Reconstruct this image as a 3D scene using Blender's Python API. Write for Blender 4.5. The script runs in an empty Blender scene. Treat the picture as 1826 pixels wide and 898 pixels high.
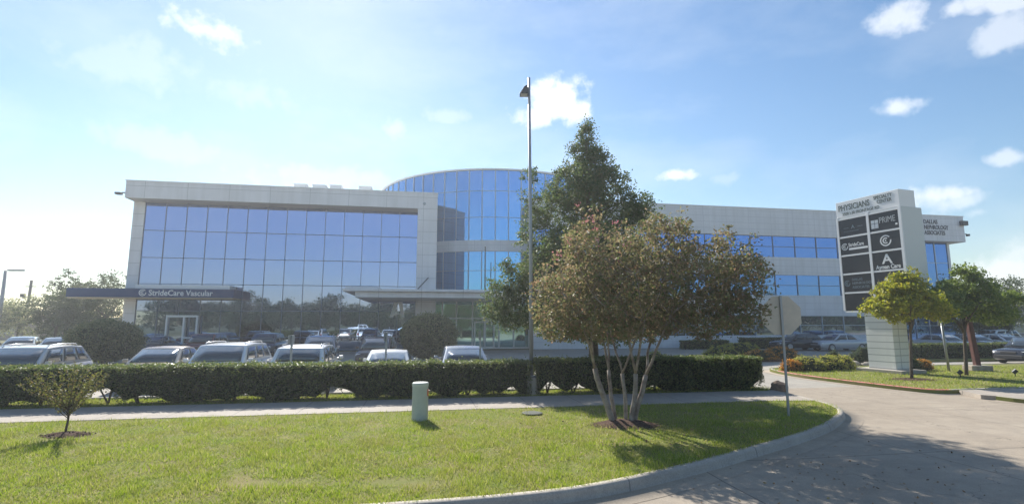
import bpy, bmesh, math, random
import numpy as np
from mathutils import Vector, Matrix, noise as mnoise
random.seed(7); rng = np.random.default_rng(7)
R = math.radians
S = bpy.context.scene
COL = S.collection
# ------------------------------------------------------------------ camera, world, sun
FPX = 922.0; PITCH = math.atan(126/FPX); CAMH = 2.4
cam_d = bpy.data.cameras.new('camera'); cam = bpy.data.objects.new('camera', cam_d); COL.objects.link(cam)
cam.location = (0, 0, CAMH); cam.rotation_euler = (R(90)+PITCH, 0, 0)
cam_d.sensor_width = 36; cam_d.lens = 36*FPX/1826; cam_d.clip_end = 3000; cam_d.clip_start = 0.1
S.camera = cam
SUN_AZ = R(-23); SUN_EL = R(36)          # azimuth from +Y towards +X
S.view_settings.view_transform = 'Standard'; S.view_settings.look = 'None'
S.view_settings.exposure = 0.86; S.view_settings.gamma = 1; S.view_settings.use_curve_mapping = False
S.render.engine = 'CYCLES'
S.cycles.use_denoising = True
S.cycles.max_bounces = 7; S.cycles.transparent_max_bounces = 8; S.cycles.diffuse_bounces = 3; S.cycles.glossy_bounces = 4
S.cycles.sample_clamp_indirect = 6; S.cycles.caustics_reflective = False; S.cycles.caustics_refractive = False

def pix_dir(x, y):
    X = (x-913)/FPX; Y = -(y-449)/FPX
    return Vector((X, math.cos(PITCH)-math.sin(PITCH)*Y, math.sin(PITCH)+math.cos(PITCH)*Y)).normalized()

W = bpy.data.worlds.new("World"); S.world = W; W.use_nodes = True
nt = W.node_tree; N = nt.nodes; LK = nt.links; N.clear()
wout = N.new('ShaderNodeOutputWorld'); bg = N.new('ShaderNodeBackground'); bg.inputs[1].default_value = 0.076
sky = N.new('ShaderNodeTexSky'); sky.sky_type = 'NISHITA'; sky.sun_disc = False
sky.sun_elevation = SUN_EL; sky.sun_rotation = SUN_AZ; sky.air_density = 1.25; sky.dust_density = 0.15; sky.ozone_density = 3.0
tc = N.new('ShaderNodeTexCoord')
def mth(op, a, b=None, c=None):
    n = N.new('ShaderNodeMath'); n.operation = op
    for i, v in enumerate((a, b, c)):
        if v is None: continue
        if isinstance(v, (int, float)): n.inputs[i].default_value = v
        else: LK.new(v, n.inputs[i])
    return n.outputs[0]
nz = N.new('ShaderNodeTexNoise'); nz.inputs['Scale'].default_value = 9; nz.inputs['Detail'].default_value = 9; nz.inputs['Roughness'].default_value = 0.62
LK.new(tc.outputs['Generated'], nz.inputs['Vector'])
nz2 = N.new('ShaderNodeTexNoise'); nz2.inputs['Scale'].default_value = 34; nz2.inputs['Detail'].default_value = 6
LK.new(tc.outputs['Generated'], nz2.inputs['Vector'])
nzc = mth('ADD', mth('MULTIPLY', mth('SUBTRACT', nz.outputs[0], .5), 2.2), mth('MULTIPLY', mth('SUBTRACT', nz2.outputs[0], .5), 1.7))
# clouds: (pixel-derived bearing, angular half width, half height, density)
CL = [(985,182,.062,.050,1.0),(955,208,.055,.028,.8),(1020,200,.045,.03,.9),(372,52,.05,.026,.8),(350,40,.03,.018,.5),(1612,34,.048,.026,.62),(1582,48,.03,.018,.4),(1790,60,.038,.024,.5),
      (1735,5,.06,.014,.6),(1800,-2,.06,.014,.6),(1600,193,.033,.017,.65),(1212,312,.036,.012,.72),(1672,350,.05,.024,.7),(1700,362,.05,.02,.5),(1790,282,.026,.013,.5),(1742,378,.02,.01,.35),
      (1785,498,.055,.035,.7),(1830,470,.04,.04,.5),(705,228,.03,.022,.3),(800,207,.05,.015,.22),(1300,318,.035,.016,.2),(300,262,.10,.03,.18),(430,165,.09,.03,.15),(600,320,.2,.03,.2),(250,120,.13,.045,.2)]
acc = None
for (px, py, sw, sh, dens) in CL:
    d = pix_dir(px, py); az = math.atan2(d.x, d.y)
    mp = N.new('ShaderNodeMapping'); mp.vector_type = 'TEXTURE'
    mp.inputs['Location'].default_value = d; mp.inputs['Rotation'].default_value = (0, 0, -az); mp.inputs['Scale'].default_value = (sw, 1.0, sh)
    LK.new(tc.outputs['Generated'], mp.inputs['Vector'])
    ln = N.new('ShaderNodeVectorMath'); ln.operation = 'LENGTH'; LK.new(mp.outputs[0], ln.inputs[0])
    f = mth('SUBTRACT', mth('ADD', 1.0, nzc), ln.outputs['Value'])
    mr = N.new('ShaderNodeMapRange'); mr.interpolation_type = 'SMOOTHSTEP'
    LK.new(f, mr.inputs[0]); mr.inputs[1].default_value = -0.1; mr.inputs[2].default_value = .75; mr.inputs[3].default_value = 0; mr.inputs[4].default_value = dens
    acc = mr.outputs[0] if acc is None else mth('MAXIMUM', acc, mr.outputs[0])
# thin high veil of cirrus
nv = N.new('ShaderNodeTexNoise'); nv.inputs['Scale'].default_value = 3.2; nv.inputs['Detail'].default_value = 7; nv.inputs['Roughness'].default_value = .55
mv = N.new('ShaderNodeMapping'); mv.inputs['Scale'].default_value = (1, 1.4, 2.6); LK.new(tc.outputs['Generated'], mv.inputs['Vector']); LK.new(mv.outputs[0], nv.inputs['Vector'])
veil = N.new('ShaderNodeMapRange'); LK.new(nv.outputs[0], veil.inputs[0]); veil.inputs[1].default_value = .45; veil.inputs[2].default_value = .8; veil.inputs[3].default_value = 0; veil.inputs[4].default_value = .22
acc = mth('MAXIMUM', acc, veil.outputs[0])
mx = N.new('ShaderNodeMix'); mx.data_type = 'RGBA'
hs = N.new('ShaderNodeHueSaturation'); hs.inputs['Saturation'].default_value = 1.20; LK.new(sky.outputs[0], hs.inputs['Color'])
LK.new(acc, mx.inputs[0]); LK.new(hs.outputs[0], mx.inputs[6]); mx.inputs[7].default_value = (9.0, 9.2, 9.4, 1)
LK.new(mx.outputs[2], bg.inputs[0]); LK.new(bg.outputs[0], wout.inputs[0])

sun_d = bpy.data.lights.new('sun', 'SUN'); sun = bpy.data.objects.new('sun', sun_d); COL.objects.link(sun)
sun_d.energy = 5.0; sun_d.angle = R(0.55); sun_d.color = (1, .955, .87)
sdir = Vector((math.sin(SUN_AZ)*math.cos(SUN_EL), math.cos(SUN_AZ)*math.cos(SUN_EL), math.sin(SUN_EL)))
sun.rotation_euler = sdir.to_track_quat('Z', 'Y').to_euler(); sun.location = (0, 0, 60)

# ------------------------------------------------------------------ frame of the street: u along it, v across
A = R(9.93); CA, SA = math.cos(A), math.sin(A)
U0 = 24.33                                  # facade u of the camera's foot
def UV(u, v, z=0.0): return Vector((u*CA - v*SA, u*SA + v*CA, z))
def FP(u, off, z):                          # facade point: u from the left roof corner, off towards the street
    return UV(u-U0, 46.59-off, z)

# ------------------------------------------------------------------ materials
MATS = {}
def mat(name, color=(.5,.5,.5), rough=.6, metal=0, spec=.5, var=None, scale=5, bump=0, bscale=40, transl=None, island=None, coat=0, detail=6):
    """var: second colour mixed by noise; island: list of colours picked per leaf"""
    if name in MATS: return MATS[name]
    m = bpy.data.materials.new(name); m.use_nodes = True; n = m.node_tree.nodes; l = m.node_tree.links
    p = n['Principled BSDF']; p.inputs['Base Color'].default_value = (*color, 1); p.inputs['Roughness'].default_value = rough
    p.inputs['Metallic'].default_value = metal; p.inputs['Specular IOR Level'].default_value = spec
    if coat: p.inputs['Coat Weight'].default_value = coat; p.inputs['Coat Roughness'].default_value = .05
    csock = None
    if var is not None or bump:
        t = n.new('ShaderNodeTexCoord')
    if var is not None:
        q = n.new('ShaderNodeTexNoise'); q.inputs['Scale'].default_value = scale; q.inputs['Detail'].default_value = detail; q.inputs['Roughness'].default_value = .6
        l.new(t.outputs['Object'], q.inputs['Vector'])
        r = n.new('ShaderNodeValToRGB'); r.color_ramp.elements[0].position = .35; r.color_ramp.elements[1].position = .68
        r.color_ramp.elements[0].color = (*color, 1); r.color_ramp.elements[1].color = (*var, 1)
        l.new(q.outputs[0], r.inputs[0]); l.new(r.outputs[0], p.inputs['Base Color']); csock = r.outputs[0]
    if island:
        g = n.new('ShaderNodeNewGeometry'); r = n.new('ShaderNodeValToRGB'); cr = r.color_ramp
        cr.elements[0].color = (*island[0], 1); cr.elements[1].color = (*island[-1], 1)
        for i, c in enumerate(island[1:-1]):
            e = cr.elements.new((i+1)/(len(island)-1)); e.color = (*c, 1)
        l.new(g.outputs['Random Per Island'], r.inputs[0]); l.new(r.outputs[0], p.inputs['Base Color']); csock = r.outputs[0]
    if bump:
        q = n.new('ShaderNodeTexNoise'); q.inputs['Scale'].default_value = bscale; q.inputs['Detail'].default_value = 5
        l.new(t.outputs['Object'], q.inputs['Vector']); b = n.new('ShaderNodeBump'); b.inputs['Strength'].default_value = bump; b.inputs['Distance'].default_value = .02
        l.new(q.outputs[0], b.inputs['Height']); l.new(b.outputs[0], p.inputs['Normal'])
    if transl:
        tr = n.new('ShaderNodeBsdfTranslucent'); mxs = n.new('ShaderNodeMixShader'); mxs.inputs[0].default_value = transl
        if csock:
            hs = n.new('ShaderNodeHueSaturation'); hs.inputs['Value'].default_value = 1.5; hs.inputs['Saturation'].default_value = 1.1
            l.new(csock, hs.inputs['Color']); l.new(hs.outputs[0], tr.inputs['Color'])
        else: tr.inputs['Color'].default_value = (*[min(1, c*1.5) for c in color], 1)
        l.new(p.outputs[0], mxs.inputs[1]); l.new(tr.outputs[0], mxs.inputs[2]); l.new(mxs.outputs[0], n['Material Output'].inputs[0])
    MATS[name] = m; return m

def panel_mat(name, color, seam, dz, du, rough=.5, horiz=True):
    """metal / concrete cladding with seams every dz (height) and du (along the facade)"""
    m = bpy.data.materials.new(name); m.use_nodes = True; n = m.node_tree.nodes; l = m.node_tree.links; p = n['Principled BSDF']
    p.inputs['Roughness'].default_value = rough
    t = n.new('ShaderNodeNewGeometry'); sx = n.new('ShaderNodeSeparateXYZ')
    mp = n.new('ShaderNodeMapping'); mp.inputs['Rotation'].default_value = (0, 0, -A); l.new(t.outputs['Position'], mp.inputs['Vector']); l.new(mp.outputs[0], sx.inputs[0])
    def line(sock, d, w):
        a = n.new('ShaderNodeMath'); a.operation = 'DIVIDE'; l.new(sock, a.inputs[0]); a.inputs[1].default_value = d
        b = n.new('ShaderNodeMath'); b.operation = 'FRACT'; l.new(a.outputs[0], b.inputs[0])
        c = n.new('ShaderNodeMath'); c.operation = 'LESS_THAN'; l.new(b.outputs[0], c.inputs[0]); c.inputs[1].default_value = w/d
        return c.outputs[0]
    a = line(sx.outputs['Z'], dz, .035)
    b = line(sx.outputs['X'], du, .035)
    mx_ = n.new('ShaderNodeMath'); mx_.operation = 'MAXIMUM'; l.new(a, mx_.inputs[0]); l.new(b, mx_.inputs[1])
    q = n.new('ShaderNodeTexNoise'); q.inputs['Scale'].default_value = .7; q.inputs['Detail'].default_value = 7; l.new(t.outputs['Position'], q.inputs['Vector'])
    r = n.new('ShaderNodeValToRGB'); r.color_ramp.elements[0].position = .3; r.color_ramp.elements[1].position = .7
    r.color_ramp.elements[0].color = (*[c*.9 for c in color], 1); r.color_ramp.elements[1].color = (*color, 1); l.new(q.outputs[0], r.inputs[0])
    ms = n.new('ShaderNodeMapping'); ms.inputs['Scale'].default_value = (2.2,2.2,.12); l.new(t.outputs['Position'], ms.inputs['Vector'])
    qs = n.new('ShaderNodeTexNoise'); qs.inputs['Scale'].default_value = 1; qs.inputs['Detail'].default_value = 8; l.new(ms.outputs[0], qs.inputs['Vector'])
    rs = n.new('ShaderNodeValToRGB'); rs.color_ramp.elements[0].position = .40; rs.color_ramp.elements[1].position = .58; rs.color_ramp.elements[0].color = (.93,.93,.925,1); rs.color_ramp.elements[1].color = (1,1,1,1); l.new(qs.outputs[0], rs.inputs[0])
    km = n.new('ShaderNodeMix'); km.data_type = 'RGBA'; km.blend_type = 'MULTIPLY'; km.inputs[0].default_value = 1; l.new(r.outputs[0], km.inputs[6]); l.new(rs.outputs[0], km.inputs[7])
    k = n.new('ShaderNodeMix'); k.data_type = 'RGBA'; l.new(mx_.outputs[0], k.inputs[0]); l.new(km.outputs[2], k.inputs[6]); k.inputs[7].default_value = (*seam, 1)
    l.new(k.outputs[2], p.inputs['Base Color']); return m

def concrete_mat(name, c1, c2, joint, du, dv, width=.02, crack=True):
    m = bpy.data.materials.new(name); m.use_nodes = True; n = m.node_tree.nodes; l = m.node_tree.links; p = n['Principled BSDF']
    p.inputs['Roughness'].default_value = .85; p.inputs['Specular IOR Level'].default_value = .3
    g = n.new('ShaderNodeNewGeometry'); mp = n.new('ShaderNodeMapping'); mp.inputs['Rotation'].default_value = (0, 0, -A); l.new(g.outputs['Position'], mp.inputs['Vector'])
    sx = n.new('ShaderNodeSeparateXYZ'); l.new(mp.outputs[0], sx.inputs[0])
    def nz_(s, d=8, rr=.6, dist=0):
        q = n.new('ShaderNodeTexNoise'); q.inputs['Scale'].default_value = s; q.inputs['Detail'].default_value = d; q.inputs['Roughness'].default_value = rr; q.inputs['Distortion'].default_value = dist
        l.new(g.outputs['Position'], q.inputs['Vector']); return q.outputs[0]
    def ramp(s, p0, p1, a, b):
        r = n.new('ShaderNodeValToRGB'); r.color_ramp.elements[0].position = p0; r.color_ramp.elements[1].position = p1
        r.color_ramp.elements[0].color = (*a, 1); r.color_ramp.elements[1].color = (*b, 1); l.new(s, r.inputs[0]); return r.outputs[0]
    base = ramp(nz_(.45), .3, .7, c1, c2)
    def mixc(f, a, b, mode='MIX', fac=None):
        k = n.new('ShaderNodeMix'); k.data_type = 'RGBA'; k.blend_type = mode
        if f is not None: l.new(f, k.inputs[0])
        else: k.inputs[0].default_value = fac
        l.new(a, k.inputs[6])
        if isinstance(b, tuple): k.inputs[7].default_value = (*b, 1)
        else: l.new(b, k.inputs[7])
        return k.outputs[2]
    fine = ramp(nz_(45, 4), .3, .7, (.72,.72,.72), (1.15,1.15,1.15)); base = mixc(None, base, fine, 'MULTIPLY', .7)
    mid = ramp(nz_(2.2, 10, .75, .6), .40, .62, (1.06,1.05,1.03), (.82,.82,.83)); base = mixc(None, base, mid, 'MULTIPLY', .7)
    sp2 = ramp(nz_(9, 8, .7), .60, .68, (1,1,1), (.72,.72,.72)); base = mixc(None, base, sp2, 'MULTIPLY', .6)
    def line(sock, d, w):
        a = n.new('ShaderNodeMath'); a.operation = 'DIVIDE'; l.new(sock, a.inputs[0]); a.inputs[1].default_value = d
        b = n.new('ShaderNodeMath'); b.operation = 'FRACT'; l.new(a.outputs[0], b.inputs[0])
        c = n.new('ShaderNodeMath'); c.operation = 'LESS_THAN'; l.new(b.outputs[0], c.inputs[0]); c.inputs[1].default_value = w/d
        return c.outputs[0]
    a = n.new('ShaderNodeMath'); a.operation = 'MAXIMUM'; l.new(line(sx.outputs['X'], du, width), a.inputs[0]); l.new(line(sx.outputs['Y'], dv, width), a.inputs[1])
    base = mixc(a.outputs[0], base, joint)
    if crack:
        oil = ramp(nz_(.9, 3, .5), .66, .74, (1,1,1), (.62,.61,.60)); base = mixc(None, base, oil, 'MULTIPLY', 1.0)
        ms = n.new('ShaderNodeMapping'); ms.inputs['Rotation'].default_value = (0,0,-R(35)); ms.inputs['Scale'].default_value = (.12,2.6,1); l.new(g.outputs['Position'], ms.inputs['Vector'])
        tq = n.new('ShaderNodeTexNoise'); tq.inputs['Scale'].default_value = 1; tq.inputs['Detail'].default_value = 6; tq.inputs['Distortion'].default_value = .3; l.new(ms.outputs[0], tq.inputs['Vector'])
        base = mixc(None, base, ramp(tq.outputs[0], .52, .66, (1,1,1), (.88,.88,.88)), 'MULTIPLY', .7)
        v = n.new('ShaderNodeTexVoronoi'); v.feature = 'DISTANCE_TO_EDGE'; v.inputs['Scale'].default_value = .16
        q = n.new('ShaderNodeTexNoise'); q.inputs['Scale'].default_value = 1.2; q.inputs['Detail'].default_value = 6; l.new(g.outputs['Position'], q.inputs['Vector'])
        k = n.new('ShaderNodeVectorMath'); k.operation = 'MULTIPLY_ADD'; l.new(q.outputs['Color'], k.inputs[0]); k.inputs[1].default_value = (1.4,1.4,1.4); l.new(g.outputs['Position'], k.inputs[2])
        l.new(k.outputs[0], v.inputs['Vector'])
        c = n.new('ShaderNodeMath'); c.operation = 'LESS_THAN'; l.new(v.outputs['Distance'], c.inputs[0]); c.inputs[1].default_value = .0008
        base = mixc(c.outputs[0], base, joint)
    l.new(base, p.inputs['Base Color'])
    b = n.new('ShaderNodeBump'); b.inputs['Strength'].default_value = .25; b.inputs['Distance'].default_value = .01; l.new(nz_(60, 4), b.inputs['Height']); l.new(b.outputs[0], p.inputs['Normal'])
    return m

def glass_mat(name, tint, rough=.015, metal=1.0):
    m = bpy.data.materials.new(name); m.use_nodes = True; n = m.node_tree.nodes; l = m.node_tree.links; p = n['Principled BSDF']
    p.inputs['Base Color'].default_value = (*tint, 1); p.inputs['Metallic'].default_value = metal; p.inputs['Roughness'].default_value = rough
    g = n.new('ShaderNodeNewGeometry'); q = n.new('ShaderNodeTexNoise'); q.inputs['Scale'].default_value = .55; q.inputs['Detail'].default_value = 1; l.new(g.outputs['Position'], q.inputs['Vector'])
    b = n.new('ShaderNodeBump'); b.inputs['Strength'].default_value = .12; b.inputs['Distance'].default_value = .03; l.new(q.outputs[0], b.inputs['Height']); l.new(b.outputs[0], p.inputs['Normal'])
    return m

M_white = panel_mat('white_cladding', (.78,.77,.79), (.45,.45,.45), 1.05, 3.27)
M_whiteR = panel_mat('white_cladding_band', (.72,.73,.77), (.52,.53,.57), .62, 2.5)
M_trim = mat('trim_white', (.80,.80,.80), .5)
M_brick = panel_mat('sign_block', (.78,.79,.76), (.36,.37,.36), .3, .6)
M_glassL = glass_mat('wing_glass', (.24,.31,.55))
M_glassD = glass_mat('rotunda_glass', (.15,.38,.70))
M_glassR = glass_mat('band_glass', (.085,.21,.52))
M_glassG = glass_mat('ground_glass', (.25,.33,.47))
M_glassE = glass_mat('entrance_glass', (.33,.55,.55), .03, .9)
M_mull = mat('mullion_dark', (.13,.17,.25), .4)
M_mullS = mat('mullion_silver', (.42,.50,.58), .4, .3)
M_roofg = mat('roof_gravel', (.42,.42,.4), .9)
M_navy = mat('canopy_navy', (.02,.055,.15), .6, 0, .3)
M_tan = mat('soffit_tan', (.5,.42,.32), .7)
M_dark = mat('dark_metal', (.03,.035,.04), .45)
M_steel = mat('galvanised_steel', (.38,.40,.42), .45, .6)
M_pole = mat('pole_paint', (.36,.37,.39), .45, .2)
M_letter = mat('letter_white', (.8,.8,.8), .5)
M_letterd = mat('letter_dark', (.05,.06,.08), .5)
M_black = mat('sign_black', (.012,.014,.02), .3)
M_road = concrete_mat('road_concrete', (.32,.265,.205), (.39,.33,.26), (.15,.125,.10), 4.6, 4.3, .022, True)
M_lot = concrete_mat('lot_concrete', (.33,.30,.26), (.40,.37,.32), (.2,.19,.17), 5.2, 5.2, .02, False)
M_walk = concrete_mat('sidewalk_concrete', (.35,.305,.26), (.42,.37,.315), (.16,.145,.13), 1.5, 9.3, .02, False)
M_kerb = concrete_mat('kerb_concrete', (.38,.34,.29), (.46,.42,.36), (.2,.19,.17), 3.0, 400, .02, False)
M_red = mat('kerb_red_paint', (.52,.09,.10), .7, var=(.50,.20,.18), scale=9)
M_lawn = mat('lawn_soil', (.15,.18,.04), .95, spec=.1, var=(.24,.20,.09), scale=1.1, bump=.6, bscale=30, detail=10)
M_gnd = mat('far_ground', (.13,.14,.06), .95, spec=.1, var=(.20,.18,.10), scale=.08)
M_mulch = mat('mulch', (.06,.038,.028), .95, spec=.1, var=(.16,.10,.075), scale=22, bump=1, bscale=60)
M_rock = mat('limestone', (.42,.38,.31), .9, var=(.30,.24,.19), scale=3, bump=.6, bscale=8)
M_bark = mat('bark_brown', (.09,.07,.055), .9, spec=.2, var=(.16,.13,.10), scale=9, bump=.8, bscale=25)
M_barkc = mat('bark_myrtle', (.17,.13,.11), .8, spec=.2, var=(.40,.35,.30), scale=5, bump=.4, bscale=18)
M_rubber = mat('rubber', (.02,.02,.02), .8)
M_rim = mat('rim', (.45,.46,.48), .3, .8)
M_cglass = mat('car_glass', (.035,.045,.05), .04, 0, 1.0, coat=.6)
M_lamp = mat('headlamp', (.75,.78,.8), .1, 0, .8, coat=1)
M_tail = mat('tail_lamp', (.35,.02,.02), .2, coat=.6)
M_plastic = mat('black_plastic', (.03,.03,.032), .6)
# leaves
L_myrtle = mat('leaf_myrtle', island=[(.10,.14,.045),(.17,.19,.08),(.24,.21,.11),(.14,.15,.06),(.32,.23,.15),(.21,.19,.10),(.27,.17,.12),(.16,.18,.07)], rough=.55, spec=.3, transl=.42)
L_flower = mat('myrtle_flower', island=[(.45,.17,.19),(.50,.26,.26)], rough=.7, transl=.3)
L_cone = mat('leaf_cypress', island=[(.06,.10,.035),(.09,.135,.05),(.135,.16,.06),(.075,.11,.045),(.15,.145,.06)], rough=.55, spec=.3, transl=.42)
L_hedge = mat('leaf_hedge', island=[(.06,.095,.03),(.085,.125,.04),(.12,.16,.05),(.15,.18,.055),(.21,.20,.08)], rough=.5, spec=.35, transl=.42)
M_core = mat('hedge_core', (.022,.032,.015), 1, spec=.05)  # dark green for the added light-blocking cores
L_round = mat('leaf_round_bush', island=[(.10,.13,.06),(.16,.18,.09),(.23,.23,.12),(.30,.29,.16)], rough=.6, spec=.2, transl=.5)
L_pist = mat('leaf_yellow_green', island=[(.15,.19,.03),(.26,.28,.04),(.38,.36,.05),(.20,.23,.04),(.44,.37,.07)], rough=.5, spec=.3, transl=.45)
L_pistd = mat('leaf_mid_green', island=[(.10,.15,.04),(.16,.21,.05),(.23,.27,.07),(.11,.16,.05)], rough=.5, spec=.3, transl=.38)
L_oak = mat('leaf_live_oak', island=[(.05,.075,.03),(.08,.105,.045),(.12,.135,.06)], rough=.6, spec=.2, transl=.3)
L_ground = mat('leaf_bed_shrub', island=[(.20,.26,.05),(.36,.38,.08),(.28,.26,.08),(.46,.38,.12)], rough=.6, spec=.2, transl=.4)
L_orange = mat('leaf_bed_orange', island=[(.48,.20,.04),(.55,.28,.06),(.36,.16,.05),(.30,.24,.07)], rough=.6, spec=.2, transl=.4)
L_sap = mat('leaf_sapling', island=[(.12,.14,.035),(.18,.18,.05),(.10,.11,.04),(.20,.14,.06)], rough=.55, spec=.3, transl=.45)
L_mirror = mat('leaf_far_tree', island=[(.03,.055,.018),(.05,.08,.025),(.07,.10,.035)], rough=.6, spec=.2, transl=.25)
L_blade = mat('grass_blade', island=[(.14,.20,.02),(.21,.29,.035),(.30,.38,.05),(.19,.26,.03),(.36,.38,.10),(.46,.42,.20)], rough=.5, spec=.25, transl=.4)

def add_patch_variation(m, scale, amt, tintcol):
    n = m.node_tree.nodes; l = m.node_tree.links; p = n['Principled BSDF']; lk = p.inputs['Base Color'].links[0]; src = lk.from_socket
    g = n.new('ShaderNodeNewGeometry'); q = n.new('ShaderNodeTexNoise'); q.inputs['Scale'].default_value = scale; q.inputs['Detail'].default_value = 8; q.inputs['Roughness'].default_value = .65
    l.new(g.outputs['Position'], q.inputs['Vector']); r = n.new('ShaderNodeMapRange'); l.new(q.outputs[0], r.inputs[0]); r.inputs[1].default_value = .42; r.inputs[2].default_value = .66; r.inputs[4].default_value = amt
    k = n.new('ShaderNodeMix'); k.data_type = 'RGBA'; l.new(r.outputs[0], k.inputs[0]); l.new(src, k.inputs[6]); k.inputs[7].default_value = (*tintcol, 1)
    for o in [x.to_socket for x in list(src.links)]:
        if o.node != k: l.new(k.outputs[2], o)
add_patch_variation(L_blade, 1.3, .5, (.27,.23,.09))
add_patch_variation(L_hedge, .8, .6, (.11,.13,.05))

# ------------------------------------------------------------------ object helpers
def tag(o, label=None, cat=None, group=None, kind=None):
    if label: o['label'] = label
    if cat: o['category'] = cat
    if group: o['group'] = group
    if kind: o['kind'] = kind
    return o
def empty(name, loc=(0,0,0), rz=0):
    o = bpy.data.objects.new(name, None); COL.objects.link(o); o.location = loc; o.rotation_euler = (0, 0, rz); o.empty_display_size = .3
    return o
def link(name, me, m, parent=None, smooth=False):
    o = bpy.data.objects.new(name, me); COL.objects.link(o)
    if m is not None:
        for k in (m if isinstance(m, (list, tuple)) else [m]): me.materials.append(k)
    if smooth: me.polygons.foreach_set('use_smooth', [True]*len(me.polygons))
    if parent: o.parent = parent
    return o
class MB:
    def __init__(s): s.v = []; s.f = []; s.mi = []
    def add(s, vs, fs, mi=0):
        b = len(s.v); s.v += [tuple(p) for p in vs]; s.f += [tuple(b+i for i in f) for f in fs]; s.mi += [mi]*len(fs); return s
    def hexa(s, p, mi=0):   # 8 points: bottom 4 (ccw), top 4
        return s.add(p, [(3,2,1,0),(4,5,6,7),(0,1,5,4),(1,2,6,5),(2,3,7,6),(3,0,4,7)], mi)
    def box(s, c, d, mi=0, rz=0):
        x, y, z = d[0]/2, d[1]/2, d[2]/2; c_, s_ = math.cos(rz), math.sin(rz); P = []
        for zz in (-z, z):
            for (a, b) in ((-x,-y),(x,-y),(x,y),(-x,y)): P.append((c[0]+a*c_-b*s_, c[1]+a*s_+b*c_, c[2]+zz))
        return s.hexa(P, mi)
    def fbox(s, u0, u1, o0, o1, z0, z1, mi=0):   # facade box, o1 > o0 towards the street
        P = [FP(u,o,z) for z in (z0,z1) for (u,o) in ((u0,o1),(u1,o1),(u1,o0),(u0,o0))]
        return s.hexa(P, mi)
    def tube(s, pts, rad, n=8, cap=True, mi=0):
        pts = [Vector(p) for p in pts]; b = len(s.v); prev = None
        for i, p in enumerate(pts):
            t = (pts[min(i+1, len(pts)-1)]-pts[max(i-1, 0)]).normalized()
            if prev is None:
                x = t.orthogonal().normalized()
            else:
                x = (prev - t*prev.dot(t)).normalized()
            prev = x; y = t.cross(x)
            for k in range(n):
                a = 2*math.pi*k/n; s.v.append(tuple(p+(x*math.cos(a)+y*math.sin(a))*rad[i]))
        for i in range(len(pts)-1):
            for k in range(n):
                s.f.append((b+i*n+k, b+i*n+(k+1)%n, b+(i+1)*n+(k+1)%n, b+(i+1)*n+k)); s.mi.append(mi)
        if cap:
            s.f.append(tuple(b+k for k in range(n))[::-1]); s.mi.append(mi); e = b+(len(pts)-1)*n; s.f.append(tuple(e+k for k in range(n))); s.mi.append(mi)
        return s
    def lathe(s, c, prof, n=24, mi=0):   # prof [(r,z)]
        b = len(s.v)
        for (r, z) in prof:
            for k in range(n):
                a = 2*math.pi*k/n; s.v.append((c[0]+r*math.cos(a), c[1]+r*math.sin(a), c[2]+z))
        for i in range(len(prof)-1):
            for k in range(n): s.f.append((b+i*n+k, b+i*n+(k+1)%n, b+(i+1)*n+(k+1)%n, b+(i+1)*n+k)); s.mi.append(mi)
        s.f.append(tuple(b+k for k in range(n))[::-1]); s.mi.append(mi); e = b+(len(prof)-1)*n; s.f.append(tuple(e+k for k in range(n))); s.mi.append(mi)
        return s
    def build(s, name, m, parent=None, smooth=False, bevel=0):
        me = bpy.data.meshes.new(name); me.from_pydata(s.v, [], s.f); me.polygons.foreach_set('material_index', s.mi); me.update()
        o = link(name, me, m, parent, smooth)
        if bevel:
            b = o.modifiers.new('bevel', 'BEVEL'); b.width = bevel; b.segments = 3; b.limit_method = 'ANGLE'; b.angle_limit = R(35)
        return o
def poly_sheet(name, pts, z, m, thick=0, label=None, kind='structure', mi=None):
    bm = bmesh.new(); vs = [bm.verts.new((p[0], p[1], z)) for p in pts]; f = bm.faces.new(vs)
    if f.normal.z < 0: f.normal_flip()
    bm.normal_update()
    if f.normal.z < 0: bmesh.ops.reverse_faces(bm, faces=[f])
    if thick:
        ex = bmesh.ops.extrude_face_region(bm, geom=[f]); nv = [e for e in ex['geom'] if isinstance(e, bmesh.types.BMVert)]
        for v in nv: v.co.z = z
        for v in vs: v.co.z = z-thick
    bmesh.ops.triangulate(bm, faces=bm.faces[:]); bmesh.ops.recalc_face_normals(bm, faces=bm.faces[:])
    me = bpy.data.meshes.new(name); bm.to_mesh(me); bm.free(); o = link(name, me, m); tag(o, label, None, None, kind); return o
def quads_mesh(name, V, k=4):   # V (n,k,3)
    n = len(V); me = bpy.data.meshes.new(name); me.vertices.add(n*k); me.vertices.foreach_set('co', V.reshape(-1).astype(np.float32))
    me.loops.add(n*k); me.loops.foreach_set('vertex_index', np.arange(n*k, dtype=np.int32))
    me.polygons.add(n); me.polygons.foreach_set('loop_start', np.arange(0, n*k, k, dtype=np.int32)); me.update(calc_edges=True); return me
def leaves(P, size, aspect=.55, up=.3):
    """rhombus leaves at points P (n,3)"""
    n = len(P); nrm = rng.normal(size=(n,3)); nrm[:,2] += up; nrm /= np.linalg.norm(nrm, axis=1)[:,None]
    a = rng.normal(size=(n,3)); a -= nrm*(a*nrm).sum(1)[:,None]; a /= np.linalg.norm(a, axis=1)[:,None]; b = np.cross(nrm, a)
    s = size*rng.uniform(.65, 1.3, n)[:,None]
    return np.stack([P-a*s*.5, P+b*s*.5*aspect-a*s*.05, P+a*s*.5, P-b*s*.5*aspect-a*s*.05], 1)
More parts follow.
